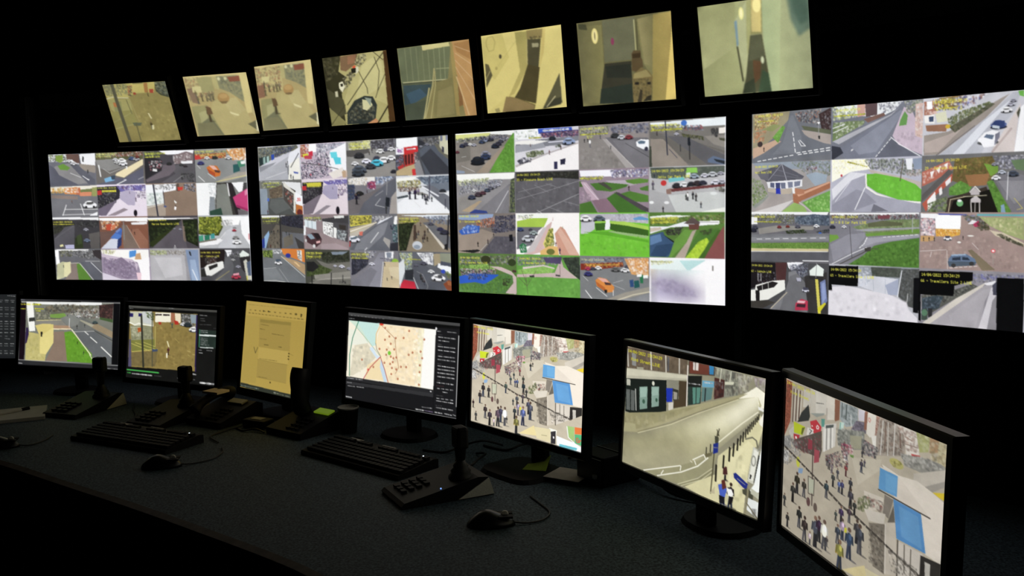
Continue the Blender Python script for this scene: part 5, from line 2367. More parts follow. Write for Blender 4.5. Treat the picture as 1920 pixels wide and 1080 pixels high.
u 5a4d26 7 357,471 431,469 4 .9
u 5a4d26 6 593,469 641,469 4 .9
u 7a6a36 7 273,250 415,253 8 .7
u 7a6a36 6 271,301 354,304 6 .7
u 7a6a36 6 283,412 400,411 6 .7
u 7a6a36 6 292,636 587,627 16 .6
u 7a6a36 6 299,838 448,837 9 .6
l 5a5230 6 191,518 222,582 255,514
e 3a3218 762,523 7 8
e 3a3218 761,554 7 8
e 3a3218 761,584 7 8
e 3a3218 501,876 7 9
l 7a6a38 3 773,522 829,537
p 30352c 4,945 1026,958 1032,1014 1,993
u 8a9a88 13 16,977 331,974 10 .6
u c8ccb8 18 577,977 601,977 1 .9
u 8a9078 10 617,977 729,982 8 .7
u 6a7060 13 753,983 823,983 4 .7
@D4 212 170
F 1 0
p 151516 all
p 4a4a4a 5,6 998,2 999,34 7,42
u aaa 6 20,35 353,39 10 .6
u 777 6 372,16 640,16 20 .6
p 101010 5,47 995,34 996,55 799,73 10,80
u ccc 7 11,72 67,72 6 .9
p f8f0dc 10,97 800,95 797,735 6,744
p fae8c4 317,104 687,96 680,730 394,732 317,442 275,320
n f8e2b8,fcf0d8,f6dcb4,fbe8c8 39 .4 337,113 669,104 671,721 403,719
p f4ecc8 652,106 696,106 690,734 663,734
p fffdf8 705,99 800,98 797,734 690,734
n fff4d8,fdf8ec 34 .3 607,112 705,105 698,727 617,732
p c8e8e0 10,97 239,96 307,93 272,215 275,343 246,360 195,285 101,179
p d0e8d4 10,100 88,97 195,285 206,342 121,188
p eef0e0 13,202 91,192 196,320 229,433 76,362 15,396
p e0d8c0 76,374 196,332 289,470 194,606 66,726 35,732
n d8d0b8,e4dcc4,e8dcc0,ccc8b4 34 .4 56,401 197,356 270,486 156,660 45,730
p f4e0b4 203,580 319,477 374,724 188,738
p c8dcec 329,487 350,542 394,732 365,738 322,582
p d8e8f4 246,360 288,447 318,466 290,494 218,388
l 2a7a58 8 104,97 53,293 30,490 35,732
l 98b898 5 80,158 195,297 318,454
l 7a6a50 5 275,320 287,389 328,464
l d8a048 5 312,116 277,214 275,320
l b84848 8 173,739 234,598 323,467
l a85050 7 323,467 366,598 403,736
l a87858 5 312,104 376,166 450,242 464,395 492,551 466,625
e d84030 322,103 25 11
k b06848 10 357,137 398,227 359,269 456,236 526,224 572,141 705,214 413,305 312,378 379,376 446,362 375,433 418,447 442,460 467,448 362,525 414,528 437,504 432,570 470,578 428,638 512,543 558,537 488,680 609,370 576,400 678,349 693,417 676,496 676,570 674,706 151,526 261,590
k d84848 10 213,629
e 6ac838 404,410 18 23
p 1c1c1e 800,76 997,71 999,990 808,982 800,739
p 1c1c1e 805,102 993,95 995,986 812,987
u ddd 8 808,110 843,109 3 .8
u ddd 8 894,107 969,107 5 .8
u 888 5 817,146 857,145 5 .7
u fff 8 820,170 967,172 3 .85
u fff 8 819,205 914,208 3 .85
u 888 5 819,247 856,245 4 .7
u fff 9 819,269 966,269 3 .85
u fff 9 820,308 968,310 3 .85
u 888 5 821,350 864,349 4 .7
u fff 8 821,372 968,369 3 .85
u fff 8 822,407 969,407 4 .85
u 888 5 822,452 855,452 4 .7
u fff 9 823,474 969,475 4 .85
u fff 9 824,510 970,509 4 .85
u fff 9 824,548 970,546 4 .85
u fff 9 825,587 970,585 4 .85
u 888 5 825,627 852,626 4 .7
u fff 9 820,651 967,649 4 .75
u 955 5 821,688 884,681 6 .7
u fff 9 821,714 966,706 4 .6
u fff 9 873,743 917,742 1 .9
u 888 5 823,789 883,785 6 .7
u fff 9 822,818 968,812 4 .6
u fff 9 823,845 967,843 3 .85
u 888 5 823,894 874,891 5 .7
u fff 9 823,917 967,916 3 .85
u eee 11 816,969 880,969 3 .85
u fff 10 897,966 957,970 4 .8
u fff 10 965,960 990,968 2 .8
l d0d0d0 8 988,135 990,872
p 2a2a2c 6,747 800,739 801,778 5,786
u bbb 10 17,762 87,758 3 .85
u bbb 10 97,758 168,756 3 .85
p 343436 5,799 797,775 798,815 6,835
u bbb 9 16,811 63,809 4 .8
p 1b1b1d 6,841 798,817 803,967 -2,1002
u ccc 9 22,850 95,847 3 .85
u bbb 9 105,845 181,841 3 .85
u eee 14 10,978 68,978 5 .7
u ccc 9 705,939 793,935 5 .85
u ddd 13 657,974 728,973 4 .85
u 98a 11 733,972 803,972 4 .8
l b0b0b0 6 -2,1006 999,995
e eee 802,86 9 16
p eee 770,751 784,751 781,765 772,763
@D6 273 241
F 1.9
p 8e8a74 all
p 66594a -1,5 483,-2 489,121 1,194
n 6e6150,5c5042,786a58 21 .4 -1,12 483,4 489,115 8,192
p b8b4a0 1,187 489,115 490,154 314,209 5,280
p cac6b0 1,194 483,123 484,145 4,252
l c8c4b8 13 198,10 209,147
l c8c4b8 10 317,10 326,138
l c8c4b8 10 421,6 426,118
l b8b4a8 13 0,27 15,169
p 8a8a88 39,47 76,53 81,152 47,153
p 5a5a5c 331,14 344,13 347,125 334,126
p a09c88 88,157 146,147 144,167 89,176
p 1c221e -7,279 333,200 342,447 108,561 7,558
p 7c988a 118,317 185,294 190,476 129,504
p 86a294 216,286 277,268 282,426 225,454
p 98b4a6 125,319 182,302 178,381 130,403
p 98b4a6 223,290 274,276 273,338 226,359
e 3a5a48 159,427 13 18
e 3a5a48 262,383 10 16
p 5f6460 7,368 39,363 48,537 15,541
p 5f6460 47,363 81,361 85,528 55,535
p b8b8a8 5,280 38,276 41,329 8,334
l d8d8d0 7 86,345 99,521
e d8d8c8 230,256 12 18
p 8a8878 333,194 427,178 428,251 336,258
p 2438a8 333,263 382,251 384,359 341,375
p 3a3a30 382,251 427,252 427,332 389,346
p 9a968a 389,276 419,274 419,328 394,336
p d0ccc0 355,375 393,359 393,430 359,442
p 4a3e2e 427,178 491,167 491,358 396,406 394,345 430,324
l e8e0d8 8 485,43 491,358
p 4a4038 489,-4 672,2 675,71 589,88 494,106
p 6a3c30 496,8 638,5 635,75 500,98
p d8d0c8 522,8 562,4 562,62 525,68
l 4a3a34 5 538,8 540,64
p 3a80b0 635,5 667,4 666,65 639,68
p 20221f 489,121 590,94 588,178 493,206
u ccc 10 498,178 581,165 8 .6
p 2c3a34 493,206 588,178 589,307 500,349
p 5a8a7a 527,202 583,186 582,303 536,327
l 1c201c 5 553,195 557,317
p 6aa0b8 594,128 675,113 675,159 594,179
u eee 10 610,140 667,130 6 .7
p 5c7c78 594,183 668,161 661,252 594,293
l 222 8 618,183 617,279
p 4a2c28 674,84 743,84 743,208 678,247
n 3a2424,6a4a40,888,2a2020 18 .5 675,109 738,98 738,210 681,240
p 8a8a7c 672,2 846,7 833,169 743,208 743,84 675,71
n 6a6a60,9a9a88,3a3c38,b8b8a0,5a5048 18 .6 672,9 856,10 833,169 748,200 743,84 681,69
p d0d0b8 743,96 802,80 800,102 746,118
l c8c8b4 7 717,10 711,105
l c8c8b4 7 782,11 775,87
n 5a564e,b8b4a4,d8d8c8,8a8478 18 .6 825,12 917,6 893,126 832,157
n 7a6a70,b8b0b0,d0ccc8,a89a9c 18 .6 917,6 996,8 996,96 941,88
p f4f0dc 893,126 941,76 996,107 997,213 898,233 833,181
p b5b08c -4,775 200,678 575,390 834,193 954,144 976,196 960,272 703,625 660,694 475,851 216,991 -1,1004
p d4d0ae 460,548 689,351 875,180 954,144 967,199 804,448 583,556
p eae6c8 647,429 856,222 935,156 964,188 842,361 695,476
p f8f4dc 797,303 896,186 954,150 961,189 861,318
p a09b7a -2,797 336,648 563,642 472,785 155,917 1,936
p a8a384 -1,893 443,716 568,732 349,919 173,995 -1,1004
p 8e8a6c -5,746 130,704 334,608 89,770 -2,804
b 44 -5,754 575,392 834,199 954,144 968,269 660,691 475,844 215,984 -1,1004
p f4f0d8 735,380 896,188 957,152 958,192 821,368
b 58 -4,768 575,402 954,150 960,266 660,687 215,977 -2,1000
b 24 -4,768 575,402 954,150 960,266 660,687 215,977 -2,1000
p a59f7c -3,576 108,561 346,446 402,407 594,305 833,169 893,138 824,202 574,377 130,697 -5,739
p 98926e -3,576 326,459 595,318 330,527 114,674 -4,702
n aaa482,8e8866 31 .35 6,595 327,473 572,338 330,540 128,669 10,682
l 7a7458 4 122,692 382,529 574,377 730,265 834,190
l d4ceaa 5 123,704 383,540 575,387 730,275 834,199
p a9a47f 9,653 98,636 108,691 0,730
p 9a9676 188,996 474,831 660,694 725,616 698,767 482,982 299,996
l f6f4e4 8 188,992 468,836
l f6f4e4 8 299,989 477,883 594,786 660,696
l f6f4e4 7 474,837 470,873
l f6f4e4 7 343,928 327,963
l f6f4e4 7 557,752 631,683 643,707
l f6f4e4 7 569,755 579,780
l e8e4cc 5 539,767 552,775
l f2eed4 7 711,571 863,366 959,249
p 8a8668 457,993 599,882 687,772 710,775 701,817 531,972
l d8d4b0 5 457,987 599,878 692,763
l d8d4b0 5 482,988 623,880 699,780
p d4cea4 507,984 711,800 770,636 869,473 970,257 998,330 971,482 942,517 921,707 905,1006 874,1004 722,1011
p e0dab0 792,651 910,470 941,494 912,723 850,948 804,895
n dcd6ae,ccc69c 34 .3 715,874 912,505 911,918 775,972
p ccc69e 726,654 809,546 800,586 721,770
l 24221c 14 718,727 719,844
l 24221c 13 764,638 763,726
l 24221c 13 799,564 799,661
l 24221c 12 824,525 822,615
l 24221c 12 847,482 846,562
l 24221c 10 864,451 862,519
l 24221c 10 879,421 878,488
l 24221c 9 894,394 892,452
l 24221c 9 906,372 905,423
l 24221c 8 916,353 917,401
l 24221c 8 926,334 927,379
l 24221c 8 936,319 936,358
l 24221c 8 947,298 946,339
l 24221c 8 956,283 956,319
l 24221c 8 966,263 964,301
l 3a382c 8 646,622 646,674
l 3a382c 8 673,588 673,644
p 6a644a 636,678 692,636 682,672 649,696
l 55513c 9 716,481 700,626 695,820 690,950
p 4a4a3c 697,513 725,515 724,566 702,568
l 4a4636 7 711,464 725,503
l 4a4636 7 725,452 717,506
p 24307c 691,576 724,556 725,629 693,652
u aab 8 698,602 721,595 3 .8
p b8b090 684,952 715,887 718,943
p f2eee0 967,305 1002,223 1004,351 973,333
p e8e8e0 957,208 1002,223 1003,240 960,231
l 6a6858 10 894,464 934,437 959,451 969,494
p c8c8b8 942,499 980,514 955,764 919,756
p e6e6da 950,514 975,528 951,741 928,740
e 8a8a80 949,599 17 39
e deded2 949,599 10 29
p 222 933,701 944,703 938,735 931,733
p 222220 976,540 984,560 963,736 955,764
p eef2ee 984,548 999,448 1006,799 928,837 960,762
l 8a8a80 9 999,459 972,517
p 26307c 831,740 844,728 925,778 922,821 896,815 836,769
u ccd 8 857,766 910,790 5 .8
p 4a4a3c 891,830 926,801 958,840 958,876 896,858
p b8b8a4 941,794 997,816 997,857 943,835
l 8a8468 12 925,789 925,875 915,1001
p e0e4e0 930,872 995,876 998,996 924,960
n 3a3a38,888,d0d0c8 16 .5 943,938 994,924 998,994 966,987
l 6a6450 8 921,913 996,997
m 5a3a44 779,814,105
m 7a5a60 780,807,78
p 4a2a2a 763,726 787,710 794,763 764,776
m 3c4c9a 771,993,183
p 4a60b8 737,864 779,832 795,875 785,936 752,939
p 5a3028 757,823 778,810 792,864 766,889
m 2a2420 820,994,183
p f0f0ec 794,863 824,861 839,891 827,916 805,914
p 1c1a1c 811,917 840,910 834,956 809,987
p 1c1c22 746,936 785,936 782,988 752,996
t d8d430 29 8,25 14/04/2022 15:34:29
t d8d430 29 38,88 King Street LIVE
@D5 349 324
p b6ac98 all
p c2b9a5 494,302 670,231 662,295 538,443
p 8f4834 3,7 54,15 45,276 -4,399
n 7a3c2c,a05a44,5a3428 8 .4 3,14 50,19 41,278 -1,383
p a89c88 51,16 197,4 197,164 118,247 45,297
l 54403a 7 67,54 64,269
l 54403a 7 91,52 88,253
l 54403a 7 117,50 111,230
l d8d2c4 5 78,50 75,264
l d8d2c4 5 104,48 100,245
l d8d2c4 5 130,46 123,199
p c8c2b4 142,29 194,24 195,120 142,146
p 262a2a 131,183 183,112 198,183 188,213 103,257
p d2cdc0 195,3 313,5 312,124 246,164 197,161
p c2bcae 195,8 235,4 239,161 198,158
u 6a6a66 6 239,80 294,66 8 .7
p 8f968e 197,161 303,121 296,136 247,167
p d9d2c4 313,5 369,9 370,134 312,158
p b8b0a4 312,83 322,82 322,153 312,158
p 84543f 369,9 404,5 403,122 374,142
p 98a2a4 404,6 519,6 523,103 448,145 407,114
n 6a7678,b8c0c2,54605e,8a9496 14 .5 404,7 518,7 519,105 435,139
l 4c5656 5 419,14 419,97
l c8ccca 5 477,63 482,126
l 505a5a 8 448,15 446,99
p cfcad4 522,9 562,5 561,65 525,76
p 6c6474 512,81 571,67 573,131 480,147
n 57505e,85808c,494450 9 .5 512,84 570,67 570,130 487,141
p 8a5a48 562,6 580,4 579,106 560,114
p e2dccf 580,5 630,5 626,117 597,142 576,127
l c46a60 3 586,35 593,33 598,42 593,57 586,52 586,35
p a67c6c 630,5 662,3 655,105 626,117
n 8a5c4e,c4b0a4,6a4a40 8 .5 630,7 660,4 653,106 628,116
p a2978a 651,4 788,-4 793,157 647,219 632,137
n 7c6456,c4beb4,5c5048,938578,4a4440 13 .7 652,7 788,-2 790,153 650,213
l d4d0c8 5 669,17 661,207
l cdc8be 5 698,16 702,194
l 6e564a 5 683,22 685,180
l d4d0c8 5 734,7 734,179
l 6a5248 6 760,2 768,121
l c8c4ba 5 611,135 629,205
p e8e4da 605,132 634,114 634,192 626,207
p dcd5ca 745,8 789,2 861,10 863,114 800,148 786,50
n 9a7a6c,c4b8ac,7a6058,e8e2d8 15 .6 747,10 789,4 859,13 861,105 805,135
l 8a7468 5 791,53 826,58
l 8a7468 5 790,90 857,81
p b83c3c 825,126 869,116 867,135 828,147
p a2a468 844,4 911,-1 909,80 865,100
n b4b884,8a9058,c8c8a0 15 .6 846,6 911,1 909,80 867,96
p b08c66 911,1 954,-2 952,63 913,81
p c4ba94 954,-2 1001,4 1004,131 949,129
n a8946c,dcd4b8,8a7c5c,6a6448 15 .6 907,18 1001,7 1002,122 921,132
p 8e8c84 775,149 902,116 966,111 997,120 968,149 877,199 793,204
n 6a6a66,c4c2ba,4c4e4c,a8a69e,dcdad2 14 .7 764,149 902,111 993,122 923,171 798,207
e b2ac62 751,214 35 24
n 8a8440,ccc488,6a6430 10 .5 722,212 776,186 783,220 732,245
p c4c0b6 36,341 73,295 79,356 49,379
p b9cc1e 73,264 165,264 145,324 78,335
p 5a6420 140,278 163,265 144,322 134,320
p c22c36 199,212 244,184 283,213 280,255 248,279 214,267
l f4f0ea 5 248,227 255,215 264,221 262,234 251,238 248,227
e f0e8e0 216,235 4 5
p dcd8d0 181,258 227,252 225,319 177,308
l 444 5 198,264 214,267 198,293
p b42c34 74,344 124,333 118,369 80,377
e f0e8e4 96,361 7 9
p 50463f 76,384 287,236 292,359 280,409 143,427 69,421
n 6a2c34,8a343e,3c3430,9c9a94,54484a 13 .7 76,384 281,264 283,389 144,440 78,430
p 8a2f3c 192,327 230,324 228,382 190,393
p a0404c 238,371 277,366 276,436 238,461
p d2cec6 291,197 385,148 382,289 300,363
l f0ede4 7 309,215 310,351
l f0ede4 7 335,198 338,326
l f0ede4 7 362,183 364,303
l 4a4c4c 3 321,206 324,335
l 4a4c4c 3 349,191 352,314
p 4a5250 313,191 368,163 366,182 314,209
p 4f9484 280,164 306,154 303,204 284,212
p bcdccf 406,132 437,123 430,174 407,180
l 4f9484 4 413,134 411,177
p 7e8078 396,179 566,120 568,225 492,259 401,273
n 5e625c,a2a298,4a4e4a,c2c0b6 14 .6 386,171 566,120 565,223 401,285
p 9a9880 476,181 550,155 547,231 486,256
n 2a2c34,54545c,8c2c40,6a7078,e4e0da 9 .6 568,165 640,178 637,241 548,259
p 8a8a86 -9,400 50,362 62,451 -5,468
p c8c8c4 -5,481 42,473 42,548 -5,557
n 6a6a6c,a8a8a4,4a4848,c0bcb8 11 .6 -9,400 84,374 144,453 34,572 0,575
e c4c83c 119,511 13 34
p 7c9cc0 125,548 160,534 154,570 122,582
n b03c54,e8dcdc,c86a7c,54303c 10 .6 420,253 503,228 500,288 429,309
p ece6e2 436,306 470,278 470,337 444,343
p 5a8a3c 481,291 506,285 504,303 485,304
n 3c3c40,6c6668,9c8c80,2c2c30 11 .5 315,368 370,342 380,411 325,443
p c0b8aa 841,222 996,126 997,172 934,270 844,270
p 9a948a 898,261 995,182 996,210 926,280
p dcc028 936,270 997,241 997,283 969,280
p dcd3c4 673,254 766,270 861,251 934,270 995,293 991,603 914,599 888,422 751,380
p e0d6c8 757,295 926,284 995,293 996,582 914,595 892,419 761,384
p d6ccbe 663,270 766,275 932,405 752,400
p 5292c8 663,278 762,277 762,389 661,397
p 5f9ed0 695,290 757,290 756,377 700,382
p 4886c4 744,409 887,408 918,595 770,609
p 5894ca 773,428 874,430 900,585 795,582
p 5e584f 718,553 746,444 758,529 739,551
l 35322e 7 661,402 930,405
p 7a7268 696,410 745,414 722,530 690,517
p d0c6b6 577,453 692,433 689,497 588,566
n 7a2a26,4a3e36,a89c8e,333,bcb4a6 14 .7 589,478 692,453 685,520 620,537
n 44522e,5e6c3e,7a7a50,2e3422 16 .8 541,516 605,459 619,516 583,580 542,582
p ccc4b6 581,553 706,514 698,576 612,606
p 786f62 613,616 708,569 711,845 646,843
n 5e564c,aca494,34302c,867e70 15 .6 613,627 704,583 710,840 623,837
p c0b6a6 703,562 758,529 786,807 712,839
p c8c0b4 772,617 905,605 906,726 786,812
l 4c463e 7 777,614 781,816
l 5a544a 5 812,617 817,765
l 5a544a 5 846,620 849,767
p 23211f 895,617 991,600 991,670 893,740
p b8b4aa 916,637 942,633 944,704 920,722
p f0ead8 730,857 795,861 777,986 712,971
p cfc49c 605,883 741,865 745,990 624,987
p d8c890 599,872 624,963 463,988
l 9a9270 6 667,943 711,937
p 262428 744,888 786,869 785,992 747,998
p eee 764,924 775,924 774,945 765,944
p dfe6ea 791,910 941,932 1001,957 997,999 798,996
p 5ab0c0 819,978 962,971 957,995 819,1001
p 8ab868 876,795 935,789 935,922 884,892
p d86a30 937,788 996,781 998,838 940,851
p 3aa868 940,853 998,842 998,941 941,932
t e03a30 49 951,879 Gr
l fff 7 876,801 889,896 981,964
m a88a30 440,1008,185
l 4a3c38 7 226,311 235,733
p b4b8a0 205,571 244,567 243,656 208,660
l 342e2a 4 201,562 247,559 246,664 206,671 201,562
e 5a3c3c 208,724 13 28
e 5a4c44 261,731 13 28
l 302b28 4 5,452 225,531 367,583 446,614 556,629 713,676 826,709 911,728
d 403a34 10 26 5,459 226,538 367,591 446,622 556,636 714,683 826,715 911,734
l d8d0c4 4 708,569 716,837
n 2e2a28,e4dcd0,8a8478,54504a 13 .5 724,684 882,699 884,742 751,812
l 44403a 4 708,679 766,698 883,718
m 262323 117,718,141 86,792,130 172,713,120 143,930,141 50,981,98 20,855,87 188,990,163
m 2a2a30 335,629,109 407,474,65 378,536,87 493,509,87 497,602,120 524,625,87 347,446,76 333,430,54 555,360,76 573,319,43 557,272,43 406,729,65 559,244,39 629,244,43
m 34343e 268,976,196 294,928,163 545,779,141 563,828,174 441,726,109 493,689,98
m 3a4470 420,548,76 440,549,87 499,899,185
m d0ccc8 333,951,185
m c8b8bc 230,988,87 460,334,65
m 7a343e 460,430,76 443,286,54
m 2c2c32 423,858,120 352,921,65
m 8a7a90 453,816,130 367,460,65
p d0cc30 466,733 482,729 480,759 465,762
m 6a6430 441,996,174
n 34343a,5c5858,988,7a343c 10 .4 317,379 478,247 472,374 333,441
n 3c3c44,2e2e32,777,aca49c 10 .5 558,168 658,177 639,238 550,259
t d8d636 22 7,17 14/04/2022 15:34
t d8d636 21 40,70 King Street"""
PICS = {}
_cur = None
for _ln in ART.strip().split('\n'):
    if _ln[0] == '@':
        _n, _w, _h = _ln[1:].split()
        _cur = PICS[_n] = [int(_w), int(_h), []]
    else:
        _cur[2].append(_ln)

PICS['D7'] = [302, 325, PICS['D5'][2] + ['F 1', 'z .92 6a655c .16']]   # the same camera shown once more, dimmer
PICS['D5'][2] += ['F 1', 'z .95 fff8e8 .06 1.12']

def picture_mesh(key, w, h, mtx, parent, label=None):
    pw, ph, lines = PICS[key]
    pt = Painter(pw, ph, sum(ord(c) * 31 ** i for i, c in enumerate(key)), 1.85 if key[0] == 'D' else 1.55)
    pt.run(lines)
    g = pt.grid()
    ny, nx = g.shape[:2]
    us = (np.arange(nx) / (nx - 1) - .5) * w
    zs = (.5 - np.arange(ny) / (ny - 1)) * h
    X, Z = np.meshgrid(us, zs)
    co = np.stack([X.ravel(), np.zeros(nx * ny), Z.ravel()], 1)
    R = np.array(mtx.to_3x3())
    co = co @ R.T + np.array(mtx.translation)
    idx = np.arange(nx * ny).reshape(ny, nx)
    q = np.stack([idx[:-1, :-1], idx[1:, :-1], idx[1:, 1:], idx[:-1, 1:]], -1).reshape(-1, 4)
    me = bpy.data.meshes.new('screen')
    me.vertices.add(nx * ny)
    me.vertices.foreach_set('co', co.astype(np.float32).ravel())
    me.loops.add(q.size)
    me.loops.foreach_set('vertex_index', q.ravel().astype(np.int32))
    me.polygons.add(len(q))
    me.polygons.foreach_set('loop_start', np.arange(0, q.size, 4, dtype=np.int32))
    me.update(calc_edges=True)
    at = me.attributes.new('picture', 'FLOAT_COLOR', 'POINT')
    at.data.foreach_set('color', np.concatenate([g.reshape(-1, 3), np.ones((nx * ny, 1), np.float32)], 1).ravel())
    me.materials.append(M['picture'])
    o = bpy.data.objects.new('screen', me)
    C.objects.link(o)
    o.parent = parent
    if label:
        o['label'] = label
    return o

def bezel_mesh(w, h, b, depth, mtx, bottom=None, lip=0.004):
    """frame ring round the picture (w x h), front lip proud of the picture, back at +depth"""
    bb = b if bottom is None else bottom
    bm = bmesh.new()
    def ring(x, zt, zb, y):
        return [bm.verts.new(mtx @ Vector(p)) for p in ((-x, y, -zb), (x, y, -zb), (x, y, zt), (-x, y, zt))]
    i0 = ring(w / 2, h / 2, h / 2, 0.001)
    i1 = ring(w / 2 + .001, h / 2 + .001, h / 2 + .001, -lip)
    o1 = ring(w / 2 + b - .003, h / 2 + b - .003, h / 2 + bb - .003, -lip)
    o2 = ring(w / 2 + b, h / 2 + b, h / 2 + bb, -lip + .003)
    o3 = ring(w / 2 + b, h / 2 + b, h / 2 + bb, depth)
    i3 = ring(w / 2, h / 2, h / 2, depth)
    rs = [i0, i1, o1, o2, o3, i3]
    for a, c in zip(rs, rs[1:]):
        for k in range(4):
            bm.faces.new((a[k], a[(k + 1) % 4], c[(k + 1) % 4], c[k]))
    return bm

def back_mesh(w, h, y0, y1, mtx, taper=.75):
    bm = bmesh.new()
    def ring(s, y):
        return [bm.verts.new(mtx @ Vector((x * w / 2 * s, y, z * h / 2 * s))) for x, z in ((-1, -1), (1, -1), (1, 1), (-1, 1))]
    rs = [ring(1, y0), ring(.97, y0 + (y1 - y0) * .4), ring(taper, y1)]
    bm.faces.new(rs[0])
    for a, c in zip(rs, rs[1:]):
        for k in range(4):
            bm.faces.new((a[k], a[(k + 1) % 4], c[(k + 1) % 4], c[k]))
    bm.faces.new(rs[-1])
    return bm

# ---------------------------------------------------------------- the room
DX, DY = math.cos(-.585), math.sin(-.585)           # along the screen wall
def room(a, n, z):                                    # a: along the wall, n: away from the viewer
    return (DX * a - DY * n, DY * a + DX * n, z)
def slab(name, a0, a1, n0, n1, z0, z1, m, label=None):
    bm = bmesh.new()
    vs_ = [bm.verts.new(room(a, n, z)) for z in (z0, z1) for a, n in ((a0, n0), (a1, n0), (a1, n1), (a0, n1))]
    for f in ((0, 3, 2, 1), (4, 5, 6, 7), (0, 1, 5, 4), (1, 2, 6, 5), (2, 3, 7, 6), (3, 0, 4, 7)):
        bm.faces.new([vs_[i] for i in f])
    return struct(name, bm, m, label)
A0, A1, N0, N1, ZT = -5.6, 2.6, -3.2, 3.6, 2.75
slab('floor', A0, A1, N0, N1, -.08, 0, 'carpet', 'dark carpet floor below the control desk')
slab('ceiling', A0, A1, N0, N1, ZT, ZT + .08, 'ceil', 'dark ceiling above the screens')
slab('wall_back', A0, A1, N1, N1 + .1, 0, ZT, 'wall', 'dark wall behind the video wall')
slab('wall_left', A0 - .1, A0, N0, N1, 0, ZT, 'wall', 'dark wall at the far left of the room')
slab('wall_right', A1, A1 + .1, N0, N1, 0, ZT, 'wall', 'dark wall at the right of the room')
slab('wall_front', A0, A1, N0 - .1, N0, 0, ZT, 'wall', 'dark wall at the near side of the room')

# black boards that carry the large displays, in three facets
WC = [((-1.6209, 4.1564), -.2706), ((-.6488, 3.7209), -.5852), ((.2301, 3.1143), -.5870), ((1.0549, 2.3923), -.8522)]
WZ = EYE - .0652
WW, WH = 1.02, .574
def facet(name, pts, z1, label):
    """board through plan points (front face), 40 mm thick, away from the viewer"""
    off = []
    for i, p in enumerate(pts):
        a = pts[max(0, i - 1)]
        b = pts[min(len(pts) - 1, i + 1)]
        d = Vector((b[0] - a[0], b[1] - a[1])).normalized()
        off.append((p[0] - d.y * .04, p[1] + d.x * .04))
    bm = bmesh.new()
    prism(bm, list(pts) + off[::-1], 0, z1)
    return struct(name, bm, 'panel', label)
def back_of(i, u, dy=.062):
    (cx, cy), yw = WC[i]
    return (cx + math.cos(yw) * u - math.sin(yw) * dy, cy + math.sin(yw) * u + math.cos(yw) * dy)
def isect(i, j, dy=.062):
    a, b = back_of(i, 0, dy), back_of(j, 0, dy)
    d1 = (math.cos(WC[i][1]), math.sin(WC[i][1]))
    d2 = (math.cos(WC[j][1]), math.sin(WC[j][1]))
    den = d1[0] * d2[1] - d1[1] * d2[0]
    t = ((b[0] - a[0]) * d2[1] - (b[1] - a[1]) * d2[0]) / den
    return (a[0] + d1[0] * t, a[1] + d1[1] * t)
FT = 2.02
J12, J34 = isect(0, 1), isect(2, 3)
facet('wall_screen_left', [back_of(0, -.60), J12], FT, 'black board behind the leftmost large display')
facet('wall_screen_centre', [J12, J34], FT, 'black board behind the two middle large displays')
facet('wall_screen_right', [J34, back_of(3, .75)], FT, 'black board behind the rightmost large display')
# posts at the ends and joints, capping rail along the top
def post(name, p, yw, w, d, z1, label):
    bm = bmesh.new()
    mt = Matrix.Translation((p[0], p[1], 0)) @ Matrix.Rotation(yw, 4, 'Z')
    box(bm, 0, 0, z1 / 2, w, d, z1, mt, .004)
    for s in (-.28, .28):
        box(bm, s * w, -d / 2 - .004, z1 / 2, w * .16, .008, z1 - .02, mt)
    return struct(name, bm, 'trim', label)
_p = back_of(0, -.615, .02)
post('trim_1', _p, WC[0][1], .05, .07, FT + .01, 'upright profile at the left end of the video wall')
_a, _b2 = back_of(2, .545, .03), back_of(3, -.545, .03)
post('trim_2', ((_a[0] + _b2[0]) / 2, (_a[1] + _b2[1]) / 2), -.72, .035, .05, FT - .28, 'upright profile between the third and fourth large displays')
post('trim_3', back_of(3, .77, .02), WC[3][1], .05, .07, FT + .01, 'upright profile at the right end of the video wall')
def cap(name, p, q, label):
    d = Vector((q[0] - p[0], q[1] - p[1]))
    mt = Matrix.Translation(((p[0] + q[0]) / 2, (p[1] + q[1]) / 2, 0)) @ Matrix.Rotation(math.atan2(d.y, d.x), 4, 'Z')
    bm = bmesh.new()
    box(bm, 0, -.004, FT - .02, d.length, .014, .05, mt)
    box(bm, 0, .012, FT + .012, d.length, .06, .018, mt)
    return struct(name, bm, 'trim', label)
cap('trim_4', back_of(0, -.58), J12, 'capping rail above the leftmost large display')
cap('trim_5', J12, J34, 'capping rail above the two middle large displays')
cap('trim_6', J34, back_of(3, .75), 'capping rail above the rightmost large display')

# ---------------------------------------------------------------- four large displays
WL = ['large display at the far left showing sixteen street camera tiles, one with a blue bus',
      'large display second from the left showing town centre camera tiles and a red shop front',
      'large display second from the right showing car park and green park camera tiles',
      'large display at the right edge showing road junction camera tiles and a green roundabout']
for i in range(4):
    (cx, cy), yw = WC[i]
    t = thing('video_wall_display', WL[i], 'display', (cx, cy, WZ - WH / 2 - .013), yw, 'large displays of the video wall')
    mt = Matrix.Translation((0, 0, WH / 2 + .013))
    obj('bezel', bezel_mesh(WW, WH, .013, .03, mt), 'plastic', t)
    obj('back_case', back_mesh(WW + .01, WH + .01, .02, .058, mt, .9), 'plastic', t)
    picture_mesh('W%d' % (i + 1), WW, WH, mt, t, 'lit four by four grid of camera pictures')  # first and third include the bezel reflection, painted as a white right-edge line

